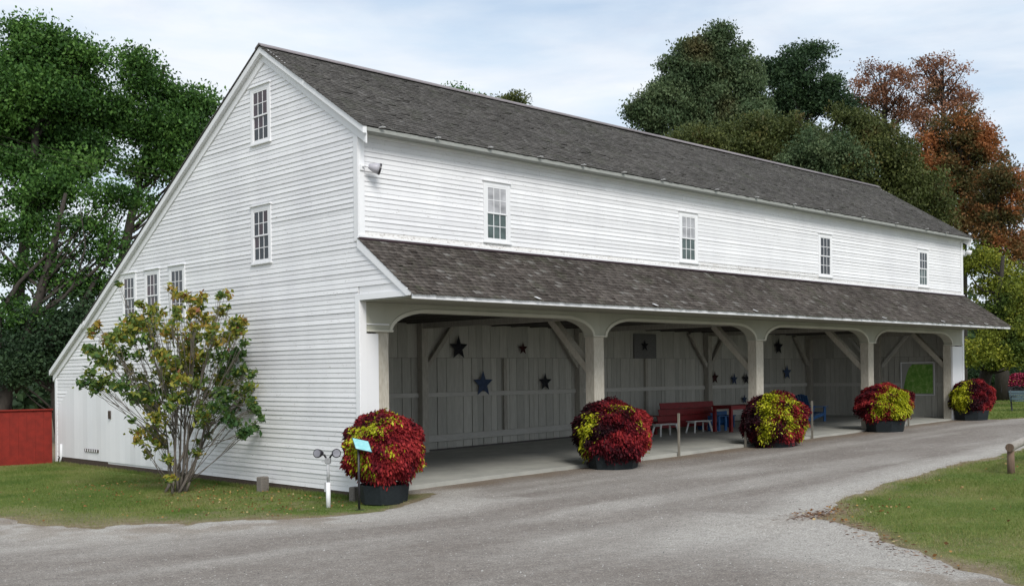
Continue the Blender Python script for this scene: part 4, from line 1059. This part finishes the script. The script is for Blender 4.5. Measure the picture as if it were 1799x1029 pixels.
TOT += tree('shadowy tree with forked trunk showing sky through its branches behind the red fence', 'shade_tree',
     [(60,400,80,30,44),(150,395,60,26,44),(200,440,50,30,44),(40,480,80,28,44),(130,500,70,25,44),(240,360,50,24,45),(-30,420,60,60,44),(20,550,70,30,43),(100,450,60,18,44),(190,340,45,18,44),(180,500,40,25,44)], (-14, 41.5), M_t1, 1.0, .22, .4, 55, 'trees beyond the red fence', .32, .12, 4, .25, .72)
TOT += tree('dark low tree between the fence and the rear barn corner', 'shade_tree',
     [(60,600,70,50,43),(130,570,55,50,43),(10,650,60,45,42),(100,650,60,45,43),(170,600,50,60,44)], (110, 43), M_t3, .95, .22, .3, 60, 'trees beyond the red fence', .3, .14, 6, .25, .72)
t_ = [o for o in bpy.data.objects if o.get('label', '').startswith('shadowy tree')][0]
for pts, r0 in (([(0,700),(18,640),(60,565),(110,520),(170,475),(215,430)], .26), ([(20,690),(60,640),(105,590),(150,530),(185,465),(215,380)], .30), ([(-6,640),(0,560),(30,500),(90,440),(120,400)], .22), ([(90,540),(130,500),(150,430),(140,360)], .1)):
    r0 *= .62; q = [at(u, v, 42.3+i*.35) for i, (u, v) in enumerate(pts)]
    fine_ = []
    for i in range(len(q)-1):
        for t in (0, .5): fine_.append(q[i]*(1-t)+q[i+1]*t+rng.normal(size=3)*.05)
    fine_.append(q[-1]); o = MB().tube(fine_, list(np.linspace(r0, r0*.25, len(fine_))), 8).build('limb', M_bark, t_, smooth=True); o.matrix_parent_inverse = Matrix.Translation(-t_.location)
# small tops over the ridge
TOT += tree('pair of small tree tops just above the barn ridge', 'far_tree', [(805,172,20,20,58),(830,180,22,22,58),(790,176,12,14,58)], (812, 58), M_t1, .8, .2, .3, 55, 'trees behind the barn', .3, .12, 5)
TOT += tree('ragged tree top poking above the barn ridge left of centre', 'far_tree', [(870,192,26,30,58),(903,190,15,30,58),(905,176,8,16,58),(885,200,40,25,58)], (890, 58), M_t5, .9, .2, .3, 55, 'trees behind the barn', .3, .12, 5)
# right-hand group
TOT += tree('tall olive green willow-like tree highest above the barn roof', 'far_tree',
     [(1262,62,20,20,66),(1240,95,35,30,66),(1285,92,30,28,66),(1215,85,14,18,66),(1205,130,36,36,66),(1255,130,50,35,66),(1305,125,28,38,66),(1180,115,14,28,66),(1172,165,32,32,66),(1225,175,50,38,66),(1290,175,48,38,66),(1148,180,18,32,66),(1136,205,14,18,66),(1122,200,5,10,66),(1180,215,50,30,66),(1250,225,60,35,66),(1325,170,22,45,66),(1315,230,45,45,65),(1200,250,50,28,66)], (1255, 66), M_t2, 1.25, .25, 1.2, 70, 'trees behind the barn', .5, .15, 10)
TOT += tree('very dark green tree between the willow-like tree and the rust one', 'far_tree',
     [(1405,125,38,45,70),(1375,150,30,60,70),(1445,150,38,45,70),(1400,200,60,50,70),(1470,190,35,35,70),(1425,95,28,20,70),(1350,130,18,25,70)], (1410, 70), M_t3, 1.0, .25, .3, 65, 'trees behind the barn', .45, .15, 9)
TOT += tree('rusty orange maple with thin top beside the dark green tree', 'far_tree',
     [(1545,135,38,32,72),(1520,160,32,38,72),(1575,165,40,45,72),(1545,200,45,50,72),(1600,190,25,35,72)], (1560, 72), M_t4, .5, .22, .2, 48, 'trees behind the barn', .4, .14, 16)
TOT += tree('tall mixed rust and green tree with a sparse pinkish top', 'far_tree',
     [(1650,125,30,38,68),(1625,140,25,40,68),(1680,150,28,45,68),(1640,200,55,50,68),(1695,200,30,50,68)], (1660, 68), M_t4, .34, .22, .2, 42, 'trees behind the barn', .4, .14, 20)
TOT += tree('broad dark tree mixed with orange boughs below the rust top', 'far_tree',
     [(1670,240,60,55,64),(1710,280,50,50,64),(1640,290,60,50,64),(1690,340,60,60,64),(1720,380,50,60,63)], (1690, 64), M_t7, 1.0, .24, .2, 60, 'trees behind the barn', .45, .15, 8)
TOT += tree('broad brownish green tree directly behind the barn roof', 'far_tree',
     [(1400,260,70,55,56),(1340,250,60,60,57),(1490,240,60,55,56),(1540,280,75,60,55),(1600,330,70,55,55),(1450,310,80,50,55),(1640,370,50,45,55),(1520,350,80,50,55),(1290,260,60,50,57),(1225,245,45,35,57)], (1500, 56), M_t5, 1.15, .22, .9, 70, 'trees behind the barn', .45, .15, 6)
TOT += tree('bright green bush-like tree behind the middle of the roof', 'far_tree', [(1440,265,45,45,54),(1480,290,40,35,54),(1400,290,50,35,54)], (1440, 54), M_t2, 1.1, .2, .5, 60, 'trees behind the barn', .3, .13, 5)
TOT += tree('rounded green and rust tree near the right edge of the photo', 'far_tree',
     [(1750,320,35,38,60),(1775,350,30,40,60),(1740,390,45,45,60),(1760,440,50,40,60)], (1755, 60), M_t7, .95, .22, .3, 55, 'trees behind the barn', .4, .14, 8)
TOT += tree('pale orange thinly leaved tree at the right edge', 'far_tree',
     [(1800,380,30,55,66),(1790,440,35,40,66),(1830,340,40,60,66)], (1815, 66), M_t4, .5, .22, .2, 45, 'trees behind the barn', .4, .14, 12)
TOT += tree('yellow-green maple beyond the far end of the barn', 'maple_tree',
     [(1740,490,48,40,54),(1780,520,45,45,53),(1735,560,48,40,53),(1790,590,45,40,52),(1740,620,50,28,52),(1830,540,45,60,53),(1715,455,20,25,54),(1780,615,40,22,52)], (1722, 53), M_t6, 1.15, .20, .3, 70, None, .35, .14, 8)
TOT += tree('dark understorey shrub below the yellow-green maple', 'understorey_shrub', [(1735,660,40,22,74),(1780,663,40,25,74),(1710,650,25,30,74),(1830,660,40,30,74)], (1725, 74), M_t3, 1.2, .18, .2, 60, None, .2, .12, 4, cat='shrub')
print('leaves', TOT)
# far woods that close the view low down
P = []
for i in range(260):
    u = rng.uniform(-500, 2300); dp = rng.uniform(85, 110)
    c = at(u, 650, dp); c[2] = rng.uniform(.5, 7 if u < 1100 else 8.5)
    P.append(c+rng.normal(size=(170, 3))*np.array((2.3, 2.3, 1.3)))
P = np.concatenate(P); P[:, 2] = np.maximum(P[:, 2], .3)
o = link('distant_wood', leafmesh('distant_wood', P, .55, 1.5), M_t3, None, 'stuff'); tag(o, 'dark distant wood closing the view behind the barn and fence', 'wood')
# utility wires over the left trees
for i, (ya, yb) in enumerate([(222, 292), (240, 300), (255, 303)]):
    a = at(-200, ya-42, 36); b_ = at(420, yb+25, 43); pts = []
    for t in np.linspace(0, 1, 14): p = a*(1-t)+b_*t; p[2] -= 1.0*4*t*(1-t)*.35; pts.append(p)
    o = MB().tube(pts, .006, 5).build('utility_wire', M_bark, smooth=True)
    tag(o, ['uppermost', 'middle', 'lowest'][i]+' of three thin wires crossing in front of the left trees', 'wire', 'utility wires at left')

# ================================================================= GRASS BLADES, LEAF LITTER, PEBBLES
def scatter(n, x0, x1, y0, y1): return rng.uniform(x0, x1, n), rng.uniform(y0, y1, n)
def blades(name, x, y, h, wd, mat, label):
    n = len(x); z = G(x, y)-.008; a = rng.uniform(0, 2*math.pi, n); hh = h*rng.uniform(.5, 1.3, n); ww = wd*rng.uniform(.6, 1.3, n)
    lx, ly = rng.normal(size=n)*hh*.45, rng.normal(size=n)*hh*.45
    b0 = np.stack([x-np.cos(a)*ww, y-np.sin(a)*ww, z], 1); b1 = np.stack([x+np.cos(a)*ww, y+np.sin(a)*ww, z], 1); tpt = np.stack([x+lx, y+ly, z+hh], 1)
    v = np.stack([b0, b1, tpt], 1).reshape(-1, 3)
    tn = np.clip(vnoise(x, y, 1.1, 21)*.6+rng.random(n)*.5-.05+np.clip(.5-lawnsd(x, y), 0, .5)*1.0, 0, 1)
    o = link(name, fastmesh(name, v, np.arange(n*3).reshape(n, 3), tn), mat, None, 'stuff'); tag(o, label, 'grass')
M_blade = leafmat('grass_blade', [(0, (.065, .125, .020)), (.45, (.135, .195, .040)), (.75, (.235, .245, .078)), (1, (.34, .29, .16))], .7, .3)
x, y = scatter(200000, -11, .2, -2.2, 15.6); s_ = lawnsd(x, y); k = (s_ > rng.uniform(-.1, .9, len(x))**1.0*(1+1.6*(x < -2))); 
k &= ~((x > -.02)&(y > 0.1)); blades('lawn_grass_left', x[k], y[k], .05, .006, M_blade, 'short grass of the left lawn in front of the gable')
x, y = scatter(260000, -3, 16, -15.5, -7.3); s_ = lawnsd(x, y); k = (s_ > rng.uniform(-.05, .55, len(x)))
blades('lawn_grass_right', x[k], y[k], .042, .005, M_blade, 'mown grass of the lawn island at lower right')
x, y = scatter(60000, 28.5, 52, -3.5, 6); s_ = lawnsd(x, y); k = s_ > 0; blades('lawn_grass_far', x[k], y[k], .06, .012, M_blade, 'grass beyond the far end of the barn')
# taller tufts along the foot of the gable
x = rng.uniform(-.16, -.02, 9000); y = rng.uniform(.1, 15.4, 9000); blades('wall_foot_grass', x, y, .10, .005, M_blade, 'uneven grass and weeds along the foot of the gable wall')
M_litter = leafmat('fallen_leaf', [(0, (.10, .05, .02)), (.5, (.26, .12, .04)), (.8, (.40, .25, .08)), (1, (.45, .38, .22))], .7, .1)
C = []
x, y = scatter(1500, -6, -.2, -.9, 8); w_ = np.exp(-((x+1.2)/1.8)**2)*.8+.1; k = (rng.random(1500) < w_) & (lawnsd(x, y) > .1); C.append(np.stack([x[k], y[k], G(x[k], y[k])+.035], 1))
x, y = scatter(110, -2, 14, -14, -8); k = lawnsd(x, y) > .1; C.append(np.stack([x[k], y[k], G(x[k], y[k])+.035], 1))
x, y = scatter(90, .9, 2.9, -10.4, -9.1); k = lawnsd(x, y) > -.5; C.append(np.stack([x[k], y[k], G(x[k], y[k])+.022], 1))
x, y = scatter(90, -1.8, .6, -13, -10.6); k = np.abs(lawnsd(x, y)) < .25; C.append(np.stack([x[k], y[k], G(x[k], y[k])+.022], 1))
C = np.concatenate(C); o = link('fallen_leaves', leafmesh('fallen_leaves', C, .034, 1.4, 0, .85), M_litter, None, 'stuff'); tag(o, 'scattered fallen leaves on the lawns and at the island tip', 'leaves')
x = np.concatenate([rng.normal(1.5, .4, 400), rng.uniform(-2., 1., 250)]); y = np.concatenate([rng.normal(-9.5, .15, 400), np.zeros(250)])
y[400:] = -10.3+(x[400:]-.9)*.95+rng.normal(0, .18, 250); k = (lawnsd(x, y) > -.7) & (lawnsd(x, y) < .5); x, y = x[k], y[k]
o = link('needle_litter', leafmesh('needle_litter', np.stack([x, y, G(x, y)+.02], 1), .012, 6., 0, .95), leafmat('dry_needle', [(0, (.06, .03, .02)), (.6, (.16, .08, .05)), (1, (.30, .20, .13))], .8, 0), None, 'stuff'); tag(o, 'reddish dry needles washed up along the edge of the island lawn', 'litter')
# pebbles
x, y = scatter(90000, -9, 22, -14, -.6); s_ = lawnsd(x, y); k = (s_ < -.02) & (rng.random(len(x)) < np.clip(1.15-np.hypot(x-CAM[0], y-CAM[1])/34, .12, 1)) & ~((y > -.05) & (x > .2))
x, y = x[k], y[k]; n = len(x); z = zgrav(x, y)-.002; r_ = rng.uniform(.004, .012, n)*(1+.6*(rng.random(n) < .08))
a = rng.uniform(0, 6.28, n)
vs = []
for j in range(4): vs.append(np.stack([x+r_*np.cos(a+j*1.57)*rng.uniform(.7, 1.2, n), y+r_*np.sin(a+j*1.57)*rng.uniform(.7, 1.2, n), z], 1))
vs.append(np.stack([x, y, z+r_*.75], 1)); v = np.stack(vs, 1).reshape(-1, 3); o5 = np.arange(n)[:, None]*5
q = np.concatenate([o5+np.array([[0, 1, 4]]), o5+np.array([[1, 2, 4]]), o5+np.array([[2, 3, 4]]), o5+np.array([[3, 0, 4]])], 0)
tn = rng.random(n); M_peb = leafmat('pebble', [(0, (.10, .095, .09)), (.5, (.24, .23, .215)), (.85, (.38, .37, .35)), (1, (.62, .61, .59))], .85, 0)
o = link('loose_pebbles', fastmesh('loose_pebbles', v, q, np.tile(tn, 4)), M_peb, None, 'stuff'); tag(o, 'loose pale pebbles lying on the gravel drive', 'pebbles')
